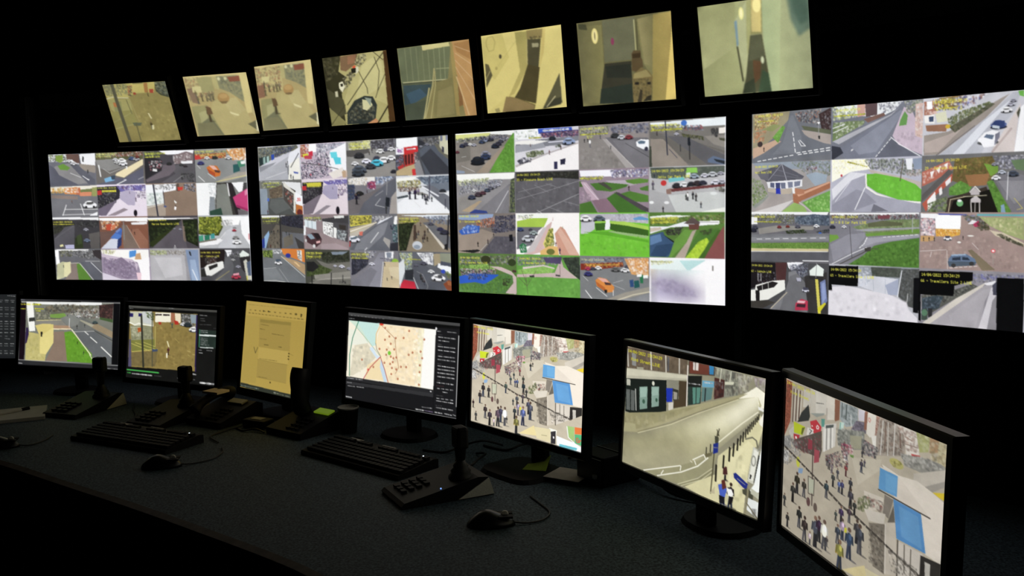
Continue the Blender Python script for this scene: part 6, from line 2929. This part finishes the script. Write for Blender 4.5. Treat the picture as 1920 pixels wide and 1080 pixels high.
# ---------------------------------------------------------------- eight small monitors above
TS = .315 / .345
TP = [(-1.7146, 4.4018, .415, -.2911, .3484), (-1.3082, 4.2907, .4304, -.352, .3), (-.9539, 4.0547, .4394, -.579, .1343), (-.6072, 3.8224, .4361, -.5663, .1545),
      (-.2736, 3.6041, .4358, -.5786, .1482), (.0542, 3.354, .4365, -.6231, .1135), (.3896, 3.1303, .4343, -.5918, .1479), (.7499, 2.881, .4337, -.6306, .2156)]
TL = ['small tilted monitor at the far left showing a brown yard with a dark pole',
      'small tilted monitor second from the left showing shoppers in a yellowish arcade',
      'small tilted monitor third from the left showing a narrower view of the same arcade',
      'small tilted monitor showing parked cars seen through bare twigs',
      'small tilted monitor showing green corrugated cladding beside a brick wall',
      'small tilted monitor showing a pale yellow stairwell with a dark doorway',
      'small tilted monitor showing a dim corridor with stacked boxes and a wall lamp',
      'small tilted monitor nearest the right showing a pale green corridor']
TWd, THt = .315, .315 / 1.2486
for i, (x, y, z, yw, tl) in enumerate(TP):
    x, y, z = x * TS, y * TS, EYE + z * TS
    t = thing('overhead_monitor', TL[i], 'monitor', (x, y, z - .16), yw, 'small monitors above the video wall')
    mt = Matrix.Translation((0, 0, .16)) @ Matrix.Rotation(tl, 4, 'X')
    obj('bezel', bezel_mesh(TWd, THt, .018, .025, mt, .022), 'plastic', t)
    obj('back_case', back_mesh(TWd + .02, THt + .02, .02, .045, mt, .7), 'plastic', t)
    bm = bmesh.new()
    box(bm, 0, .05, 0, .10, .012, .10, mt, .002)
    p0 = mt @ Vector((0, .055, 0))
    tube(bm, [p0, p0 + Vector((0, .04, -.01)), (0, .16, .07)], .012, 8)
    box(bm, 0, .16, .065, .05, .016, .09, None, .002)
    obj('mount_arm', bm, 'metal', t)
    picture_mesh('T%d' % (i + 1), TWd, THt, mt, t, 'lit camera picture')

# ---------------------------------------------------------------- the desk
DZ = .74
FRONT = [(-3.3, 3.60), (-2.8, 3.44), (-2.35, 3.25), (-1.95, 3.05), (-1.619, 2.849), (-1.283, 2.601), (-1.0, 2.391), (-.754, 2.197), (-.542, 2.025), (-.422, 1.913),
         (-.28, 1.75), (-.15, 1.55), (-.05, 1.30), (.02, 1.0), (.06, .65), (.08, .3)]
FRONT = [(p.x, p.y) for p in spline([(x, y, 0) for x, y in FRONT], 4)]
BACK = [(1.62, .3), (1.66, .95), (1.50, 1.62)]
BACK += [back_of(3, .5, .055), (J34[0] - .004, J34[1] - .008), (J12[0] - .004, J12[1] - .008), back_of(0, -.58, .055), (-2.75, 4.62), (-3.1, 4.72)]
desk = thing('control_desk', 'long curved dark grey laminate control desk carrying the monitors', 'desk', (0, 0, 0))
bm = bmesh.new()
prism(bm, FRONT + BACK, DZ - .03, DZ)
obj('desk_top', bm, 'desk', desk)
bm = bmesh.new()
prof = [(-.002, -.045), (.018, -.042), (.03, -.028), (.03, -.014), (.02, -.003), (-.002, .0006)]
rings = []
for i, p in enumerate(FRONT):
    a, b = FRONT[max(0, i - 1)], FRONT[min(len(FRONT) - 1, i + 1)]
    d = Vector((b[0] - a[0], b[1] - a[1])).normalized()
    nx_, ny_ = d.y, -d.x
    if nx_ * (0 - p[0]) + ny_ * (0 - p[1]) < 0 and i < 40:
        nx_, ny_ = -nx_, -ny_
    rings.append([bm.verts.new((p[0] + nx_ * o_, p[1] + ny_ * o_, DZ + z_)) for o_, z_ in prof])
for a, b in zip(rings, rings[1:]):
    for k in range(len(prof)):
        bm.faces.new((a[k], a[(k + 1) % len(prof)], b[(k + 1) % len(prof)], b[k]))
bm.faces.new(rings[0])
bm.faces.new(rings[-1][::-1])
obj('edge_strip', bm, 'edge', desk)
INN = [(x + .33 * .56, y + .33 * .83) for x, y in FRONT]
bm = bmesh.new()
prism(bm, INN + [(x + .012, y + .018) for x, y in INN[::-1]], .0, DZ - .03)
obj('modesty_panel', bm, 'panel', desk)
for i in (6, 22, 38, 50):
    (x, y), (x2, y2) = FRONT[i], INN[i]
    d = Vector((x2 - x, y2 - y))
    mt = Matrix.Translation((x + d.x * .62, y + d.y * .62, (DZ - .03) / 2)) @ Matrix.Rotation(math.atan2(d.y, d.x), 4, 'Z')
    bm = bmesh.new()
    box(bm, 0, 0, 0, .2, .03, DZ - .031, mt, .003)
    obj('leg', bm, 'panel', desk)

# ---------------------------------------------------------------- desk monitors
# centre x, y, z (from the eye), yaw, tilt, aspect, height, scale along the sight line
DP = [(-2.5678, 4.3299, -.5688, -.12, -.12, 1.678, .298, .95),
      (-1.985, 4.107, -.580, -.315, -.138, 1.851, .30, .94),
      (-1.391, 3.726, -.580, -.489, -.119, 1.689, .30, .97),
      (-.805, 3.071, -.498, -.738, -.140, 1.192, .30, 1.10),
      (-.376, 3.028, -.546, -.691, -.096, 1.768, .30, 1.0),
      (.029, 2.626, -.542, -.880, -.061, 1.637, .30, 1.0),
      (.401, 2.118, -.541, -1.090, -.066, 1.677, .30, 1.0),
      (.580, 1.560, -.522, -1.402, -.026, 1.697, .30, 1.03)]
DL = ['desk monitor cut off by the left edge, showing rows of small text buttons',
      'desk monitor at left showing a wide road with a bright green verge',
      'desk monitor showing a brown yard with a pole and a green playback bar',
      'squarish desk monitor showing a yellowish document page',
      'desk monitor showing a street map dotted with red pins',
      'desk monitor with a busy shopping street and sky blue awnings, beside the map monitor',
      'desk monitor showing an empty curving street with a line of bollards',
      'nearest desk monitor at right showing the shopping street with sky blue awnings']
for i, (x, y, z, yw, tl, asp, h, sc) in enumerate(DP):
    x, y, z, h = x * sc, y * sc, EYE + z * sc, h * sc
    w = asp * h
    t = thing('desk_monitor', DL[i], 'monitor', (x, y, DZ), yw, 'monitors on the control desk')
    hz = z - DZ
    mt = Matrix.Translation((0, 0, hz)) @ Matrix.Rotation(tl, 4, 'X')
    bz = .017 if i != 3 else .02
    bez = obj('bezel', bezel_mesh(w, h, bz, .022, mt, .022 if i != 3 else .03), 'gloss' if i in (5, 6, 7) else 'plastic', t)
    bm = bmesh.new()
    box(bm, w / 2 - .03, -.0045, -h / 2 - .011, .006, .002, .003, mt)
    obj('power_button', bm, 'keys', bez)
    obj('back_case', back_mesh(w + .012, h + .012, .018, .045, mt, .72), 'plastic', t)
    q = mt @ Vector((0, .045, -.02))
    bm = bmesh.new()
    box(bm, 0, q.y, q.z, .09, .02, .09, mt.to_3x3().to_4x4() if False else None, .003)
    box(bm, 0, q.y + .014, (q.z + .012) / 2, .055 if i != 5 else .06, .022, q.z - .012, None, .004)
    obj('stand_column', bm, 'plastic', t)
    bm = bmesh.new()
    n = 24
    bw, bd = (.10, .085) if i != 5 else (.115, .095)
    by = q.y + (-.055 if i == 5 else (.06 if i == 6 else -.01))
    sup = []
    for k in range(n):
        a = 2 * math.pi * k / n
        ca, sa = math.cos(a), math.sin(a)
        e = .5 if i == 5 else .85
        sup.append((bw * math.copysign(abs(ca) ** e, ca), by + bd * math.copysign(abs(sa) ** e, sa)))
    prism(bm, sup, .0, .012, [(x_ * .93, by + (y_ - by) * .93) for x_, y_ in sup])
    obj('stand_base', bm, 'plastic', t)
    picture_mesh('D%d' % i, w, h, mt, t, 'lit picture on the screen')

# ---------------------------------------------------------------- keyboards, mice, joystick controllers
def keyboard(label, x, y, rz):
    t = thing('keyboard', label, 'keyboard', (x, y, DZ), rz, 'keyboards on the control desk')
    bm = bmesh.new()
    profile(bm, [(-.08, 0), (.08, 0), (.08, .027), (.06, .03), (-.078, .014), (-.082, .008)], -.225, .225)
    obj('body', bm, 'plastic', t)
    bm = bmesh.new()
    sl = math.atan2(.016, .138)
    for r in range(6):
        yy = .048 - r * .0205 - (.004 if r else 0)
        zz = .014 + (yy + .078) * math.tan(sl) + .004
        xx = -.212
        while xx < .205:
            wk = .0165
            if r == 5 and -.14 < xx < -.04:
                wk = .10
            if not (r == 0 and int((xx + .212) / .0195) % 5 == 4):
                box(bm, xx + wk / 2, yy, zz, wk, .0165, .008, None)
            xx += wk + .003
    k = obj('key_block', bm, 'keys', t)
    k['kind'] = 'stuff'
    for lx in (-.13, .02):
        bm = bmesh.new()
        box(bm, lx, .066, .0305, .06, .014, .003)
        obj('label_strip', bm, 'keylab', t)
    bm = bmesh.new()
    box(bm, .178, .064, .031, .003, .003, .002)
    obj('indicator_light', bm, 'led', t)
keyboard('black keyboard on the desk in front of the map monitor', -.45, 2.765, math.atan2(-.31, .36))
keyboard('black keyboard on the far left part of the desk, before the joystick controllers', -1.27, 3.05, math.atan2(-.26, .5))

def mouse(label, x, y, rz, cable):
    t = thing('computer_mouse', label, 'mouse', (x, y, DZ), rz, 'computer mice on the control desk')
    bm = bmesh.new()
    bmesh.ops.create_uvsphere(bm, u_segments=20, v_segments=12, radius=1)
    for v in bm.verts:
        xx, yy, zz = v.co
        hh = .026 + .013 * math.exp(-((xx + .25) / .55) ** 2)
        v.co = Vector((xx * .06, yy * .033 * (1 - .12 * xx), max(0, zz) * hh + .001 if zz > 0 else max(-.0, zz * .001)))
    obj('body', bm, 'gloss', t, True)
    bm = bmesh.new()
    for s in (-1, 1):
        box(bm, .035, s * .013, .0245, .036, .020, .006, Matrix.Rotation(.28, 4, 'Y') if False else None, .002)
    obj('button', bm, 'keys', t)
    bm = bmesh.new()
    mt = Matrix.Translation((.034, 0, .027)) @ Matrix.Rotation(math.pi / 2, 4, 'X')
    lathe(bm, [(.007, -.003), (.009, -.002), (.009, .002), (.007, .003)], 14, mtx=mt)
    obj('scroll_wheel', bm, 'grey', t)
    bm = bmesh.new()
    tube(bm, spline([(.056, 0, .006)] + cable, 8), .0022, 6)
    obj('cable', bm, 'cable', t)
mouse('black computer mouse on the open desk in front of the monitor stand with papers', -.062, 2.19, .05,
      [(.09, .0, .003), (.13, .02, .003), (.15, .07, .003), (.13, .14, .003), (.11, .2, .003)])
mouse('black computer mouse below the left keyboard', -1.07, 2.74, .15, [(.09, .01, .003), (.14, .05, .003), (.16, .12, .003), (.15, .18, .003)])
mouse('black computer mouse at the left edge of the desk', -1.70, 3.0, .2, [(.09, .0, .003), (.12, .05, .003), (.13, .12, .003)])

def controller(label, x, y, rz, hgt, led=None):
    """wedge console; local +y runs to its tall rear, joystick near the rear"""
    t = thing('joystick_controller', label, 'controller', (x, y, DZ), rz, 'joystick controllers on the control desk')
    bm = bmesh.new()
    profile(bm, [(-.13, 0), (.13, 0), (.115, .05), (.085, .054), (-.125, .016), (-.134, .008)], -.08, .08)
    obj('body', bm, 'plastic', t)
    for s in (-1, 1):
        bm = bmesh.new()
        a, b = (.0802, .0835) if s > 0 else (-.0835, -.0802)
        profile(bm, [(.025, .003), (.1285, .003), (.114, .049)], a, b)
        obj('side_panel', bm, 'grey', t)
    bm = bmesh.new()
    for r in range(4):
        for c in range(3):
            yy = -.10 + r * .022
            box(bm, -.05 + c * .026, yy, .018 + (yy + .125) * .18 + .001, .017, .014, .006)
    k = obj('button_pad', bm, 'keys', t)
    k['kind'] = 'stuff'
    bm = bmesh.new()
    lathe(bm, [(.034, .04), (.034, .05), (.026, .058), (.028, .064), (.02, .072), (.021, .078), (.013, .088), (.012, .10)], 20, mtx=Matrix.Translation((.03, .055, 0)))
    obj('joystick_boot', bm, 'cable', t, True)
    st = bmesh.new()
    lathe(st, [(.012, .09), (.014, .10), (.017, hgt * .72), (.019, hgt - .05)], 18, mtx=Matrix.Translation((.03, .055, 0)))
    sh = obj('joystick_shaft', st, 'gloss', t, True)
    bm = bmesh.new()
    box(bm, .03, .055, hgt - .03, .05, .034, .06, None, .008)
    box(bm, .052, .052, hgt - .004, .012, .022, .012, None, .003)
    obj('grip', bm, 'plastic', sh)
    if led:
        bm = bmesh.new()
        box(bm, .07, -.02, .0365, .003, .003, .003)
        obj('indicator_light', bm, led, t)
controller('black joystick controller with pale triangular side panels, in front of the map monitor', -.21, 2.44, math.atan2(.12, .24) - math.pi / 2, .185, 'led_blue')
controller('black joystick controller standing before the monitor with the green verge', -1.66, 3.53, -.35, .20)
controller('black joystick controller standing before the monitor with the green playback bar', -1.265, 3.345, -.45, .193)

# ---------------------------------------------------------------- telephones
def telephone(label, x, y, rz, upright, lcd):
    t = thing('desk_telephone', label, 'telephone', (x, y, DZ), rz, 'telephones on the control desk')
    bm = bmesh.new()
    profile(bm, [(-.1, 0), (.1, 0), (.1, .055), (.07, .066), (-.1, .022)], -.09, .09)
    obj('body', bm, 'plastic', t)
    bm = bmesh.new()
    for r in range(4):
        for c in range(3):
            yy = -.08 + r * .022
            box(bm, .005 + c * .022, yy, .022 + (yy + .1) * .26 + .002, .014, .012, .006)
    k = obj('keypad', bm, 'keys', t)
    k['kind'] = 'stuff'
    sl = math.atan2(.044, .17)
    bm = bmesh.new()
    mt = Matrix.Translation(((.045 if upright else .02), .045, .0625)) @ Matrix.Rotation(sl, 4, 'X')
    box(bm, 0, 0, .002, .075, .032, .006, mt, .001)
    obj('display', bm, 'lcd' if lcd else 'keylab', t)
    bm = bmesh.new()
    if upright:
        pts = [(-.028, .02, .05), (-.029, .0, .10), (-.030, .0, .17), (-.030, .01, .215)]
        for a, b in zip(pts, pts[1:]):
            pass
        tube(bm, spline(pts, 5), [.027 + .004 * abs(math.sin(k_ * .4)) for k_ in range(16)], 12)
    else:
        tube(bm, spline([(-.062, -.085, .046), (-.062, -.05, .07), (-.062, .02, .09), (-.062, .06, .09), (-.062, .09, .08)], 5),
             [.024, .024, .022, .018, .016, .015, .015, .015, .015, .015, .015, .016, .017, .018, .02, .022, .024, .024, .025, .025, .024], 12)
    obj('handset', bm, 'plastic', t, True)
    bm = bmesh.new()
    hel = [(-.09 + .006 * math.cos(a * 1.3) - a * .0005, -.07 + .02 * math.sin(a * .12), .008 + .005 * abs(math.sin(a * .65))) for a in range(0, 28)]
    tube(bm, hel, .0018, 5)
    obj('cord', bm, 'cable', t)
    return t
telephone('black desk telephone with a green lit display and upright handset, between document and map monitors', -.722, 3.15, -.66, True, True)
telephone('black desk telephone lying beside the yard monitor with a pink note on it', -1.055, 3.32, -.55, False, False)

# ---------------------------------------------------------------- papers and small things
def sheet(name, label, cat, x, y, z, rz, w, d, m, th=.002, lift=0.0, group=None):
    bm = bmesh.new()
    n = 4
    top = [[bm.verts.new((-w / 2 + w * i / n, -d / 2 + d * j / n, th + lift * (i / n) ** 2 * (j / n))) for i in range(n + 1)] for j in range(n + 1)]
    lo = [[bm.verts.new((v.co.x, v.co.y, v.co.z - th)) for v in r] for r in top]
    for j in range(n):
        for i in range(n):
            bm.faces.new((top[j][i], top[j][i + 1], top[j + 1][i + 1], top[j + 1][i]))
            bm.faces.new((lo[j][i], lo[j + 1][i], lo[j + 1][i + 1], lo[j][i + 1]))
    for i in range(n):
        bm.faces.new((top[0][i], lo[0][i], lo[0][i + 1], top[0][i + 1]))
        bm.faces.new((top[n][i], top[n][i + 1], lo[n][i + 1], lo[n][i]))
        bm.faces.new((top[i][0], top[i + 1][0], lo[i + 1][0], lo[i][0]))
        bm.faces.new((top[i][n], lo[i][n], lo[i + 1][n], top[i + 1][n]))
    o = obj(name, bm, m)
    o.location = (x, y, z)
    o.rotation_euler = (0, 0, rz)
    return tag(o, label, cat, group)
sheet('notepad', 'pale notepad at the left edge of the desk with a pen on it', 'notepad', -1.93, 3.43, DZ, .42, .30, .21, 'paper', .012)
pen = thing('pen', 'slim pen lying on the pale notepad', 'pen', (-1.91, 3.45, DZ + .017), .95)
bm = bmesh.new()
tube(bm, [(-.065, 0, 0), (.045, 0, 0)], .0042, 10)
obj('barrel', bm, 'paper', pen)
bm = bmesh.new()
tube(bm, [(.045, 0, 0), (.075, 0, 0)], .005, 10)
box(bm, .06, 0, .006, .03, .003, .002)
obj('cap', bm, 'plastic', pen)
bm = bmesh.new()
tube(bm, [(-.065, 0, 0), (-.078, 0, 0)], [.004, .0008], 8)
obj('tip', bm, 'metal', pen)
sheet('note_block', 'small pink note block on the telephone beside the document monitor', 'notes', -1.094, 3.352, DZ + .098, -.5, .075, .06, 'pink', .008)
sheet('paper_tag', 'tiny folded white paper below the yard monitor', 'paper', -1.225, 3.50, DZ, .6, .05, .04, 'paper', .003, .03)
sheet('card', 'blue grey card propped beside the left joystick controller', 'card', -1.71, 3.73, DZ, .3, .06, .09, 'blue', .003, .07)
q5 = (.029, 2.626)
sheet('loose_paper', 'pinkish sheet of paper on the monitor stand below the shopping street', 'paper', .150, 2.545, DZ + .0125, -.55, .11, .10, 'pink', .0015)
sheet('sticky_note', 'yellow green sticky note on the monitor stand base', 'sticky note', .062, 2.62, DZ + .0125, -.3, .07, .06, 'green', .001, .03)

cup = thing('cup', 'small pale rimmed cup beside the telephone with the green display', 'cup', (-.568, 3.115, DZ))
bm = bmesh.new()
lathe(bm, [(.026, 0), (.027, .004), (.034, .075), (.036, .085), (.0335, .085), (.031, .07), (.024, .006)], 24)
obj('body', bm, 'plastic', cup, True)
bm = bmesh.new()
lathe(bm, [(.0345, .083), (.037, .085), (.037, .089), (.034, .0905), (.0325, .089), (.0325, .084)], 24)
obj('rim', bm, 'keylab', cup, True)

def small_box(name, label, cat, x, y, rz, sx, sy, sz, parts):
    t = thing(name, label, cat, (x, y, DZ), rz)
    bm = bmesh.new()
    box(bm, 0, 0, sz / 2, sx, sy, sz, None, .006)
    obj('body', bm, 'plastic', t)
    for nm, mm, c, s in parts:
        bm = bmesh.new()
        box(bm, *c, *s, None, .0015)
        obj(nm, bm, mm, t)
    return t
small_box('equipment_box', 'black equipment box on the desk between the shopping street and bollard monitors', 'box', .262, 2.535, -.95, .11, .14, .085,
          [('front_panel', 'gloss', (0, -.072, .043), (.1, .006, .07)), ('knob', 'grey', (.03, -.078, .03), (.012, .01, .012)), ('lid_strip', 'metal', (0, 0, .087), (.1, .004, .003))])
small_box('hub_box', 'small black box with cables under the document monitor', 'box', -.905, 3.215, -.5, .10, .06, .03,
          [('label_plate', 'keylab', (0, -.0005, .031), (.05, .03, .002)), ('port', 'metal', (.02, -.031, .014), (.014, .004, .008))])

def cable(label, pts, r=.0035):
    bm = bmesh.new()
    tube(bm, spline([(x, y, DZ + z) for x, y, z in pts], 8), r, 6)
    tag(obj('desk_cable', bm, 'cable'), label, 'cable', 'cables on the control desk')
cable('black cable looping on the desk below the bollard street monitor', [(.33, 2.56, .005), (.37, 2.47, .03), (.41, 2.37, .012), (.50, 2.31, .005), (.58, 2.32, .005), (.66, 2.38, .008)], .005)
cable('thin cable lying on the desk below the right end of the map monitor', [(-.29, 2.86, .004), (-.22, 2.83, .004), (-.16, 2.85, .02), (-.10, 2.86, .03), (-.04, 2.90, .004)])
cable('thin cable running on the desk between the joystick controller and stand with papers', [(-.18, 2.74, .004), (-.14, 2.67, .004), (-.11, 2.69, .02), (-.09, 2.75, .02), (-.12, 2.81, .004)])
cable('thin cable trailing from the small box under the document monitor', [(-.93, 3.22, .012), (-1.0, 3.16, .004), (-1.03, 3.08, .004), (-.98, 3.0, .004)], .0025)
cable('thin cable curling on the desk beside the pink note telephone', [(-.98, 3.20, .004), (-.94, 3.15, .004), (-.90, 3.15, .01), (-.86, 3.12, .004)], .003)
cable('thin cable between the two left joystick controllers', [(-1.50, 3.60, .004), (-1.46, 3.50, .004), (-1.42, 3.42, .004), (-1.40, 3.36, .004)], .003)
cable('black cable curving on the desk behind the joystick controller with pale panels', [(-.10, 2.90, .004), (-.03, 2.84, .004), (.02, 2.86, .015), (.06, 2.92, .004), (.12, 2.95, .004)], .004)
cable('thin cable beside the cup and the map monitor stand', [(-.62, 3.02, .004), (-.57, 2.99, .004), (-.53, 3.01, .008), (-.50, 3.0, .004)], .003)
cable('thin black cable between the shopping street monitor and the back board', [(.16, 2.74, .004), (.22, 2.72, .02), (.26, 2.76, .004), (.32, 2.80, .004)], .003)
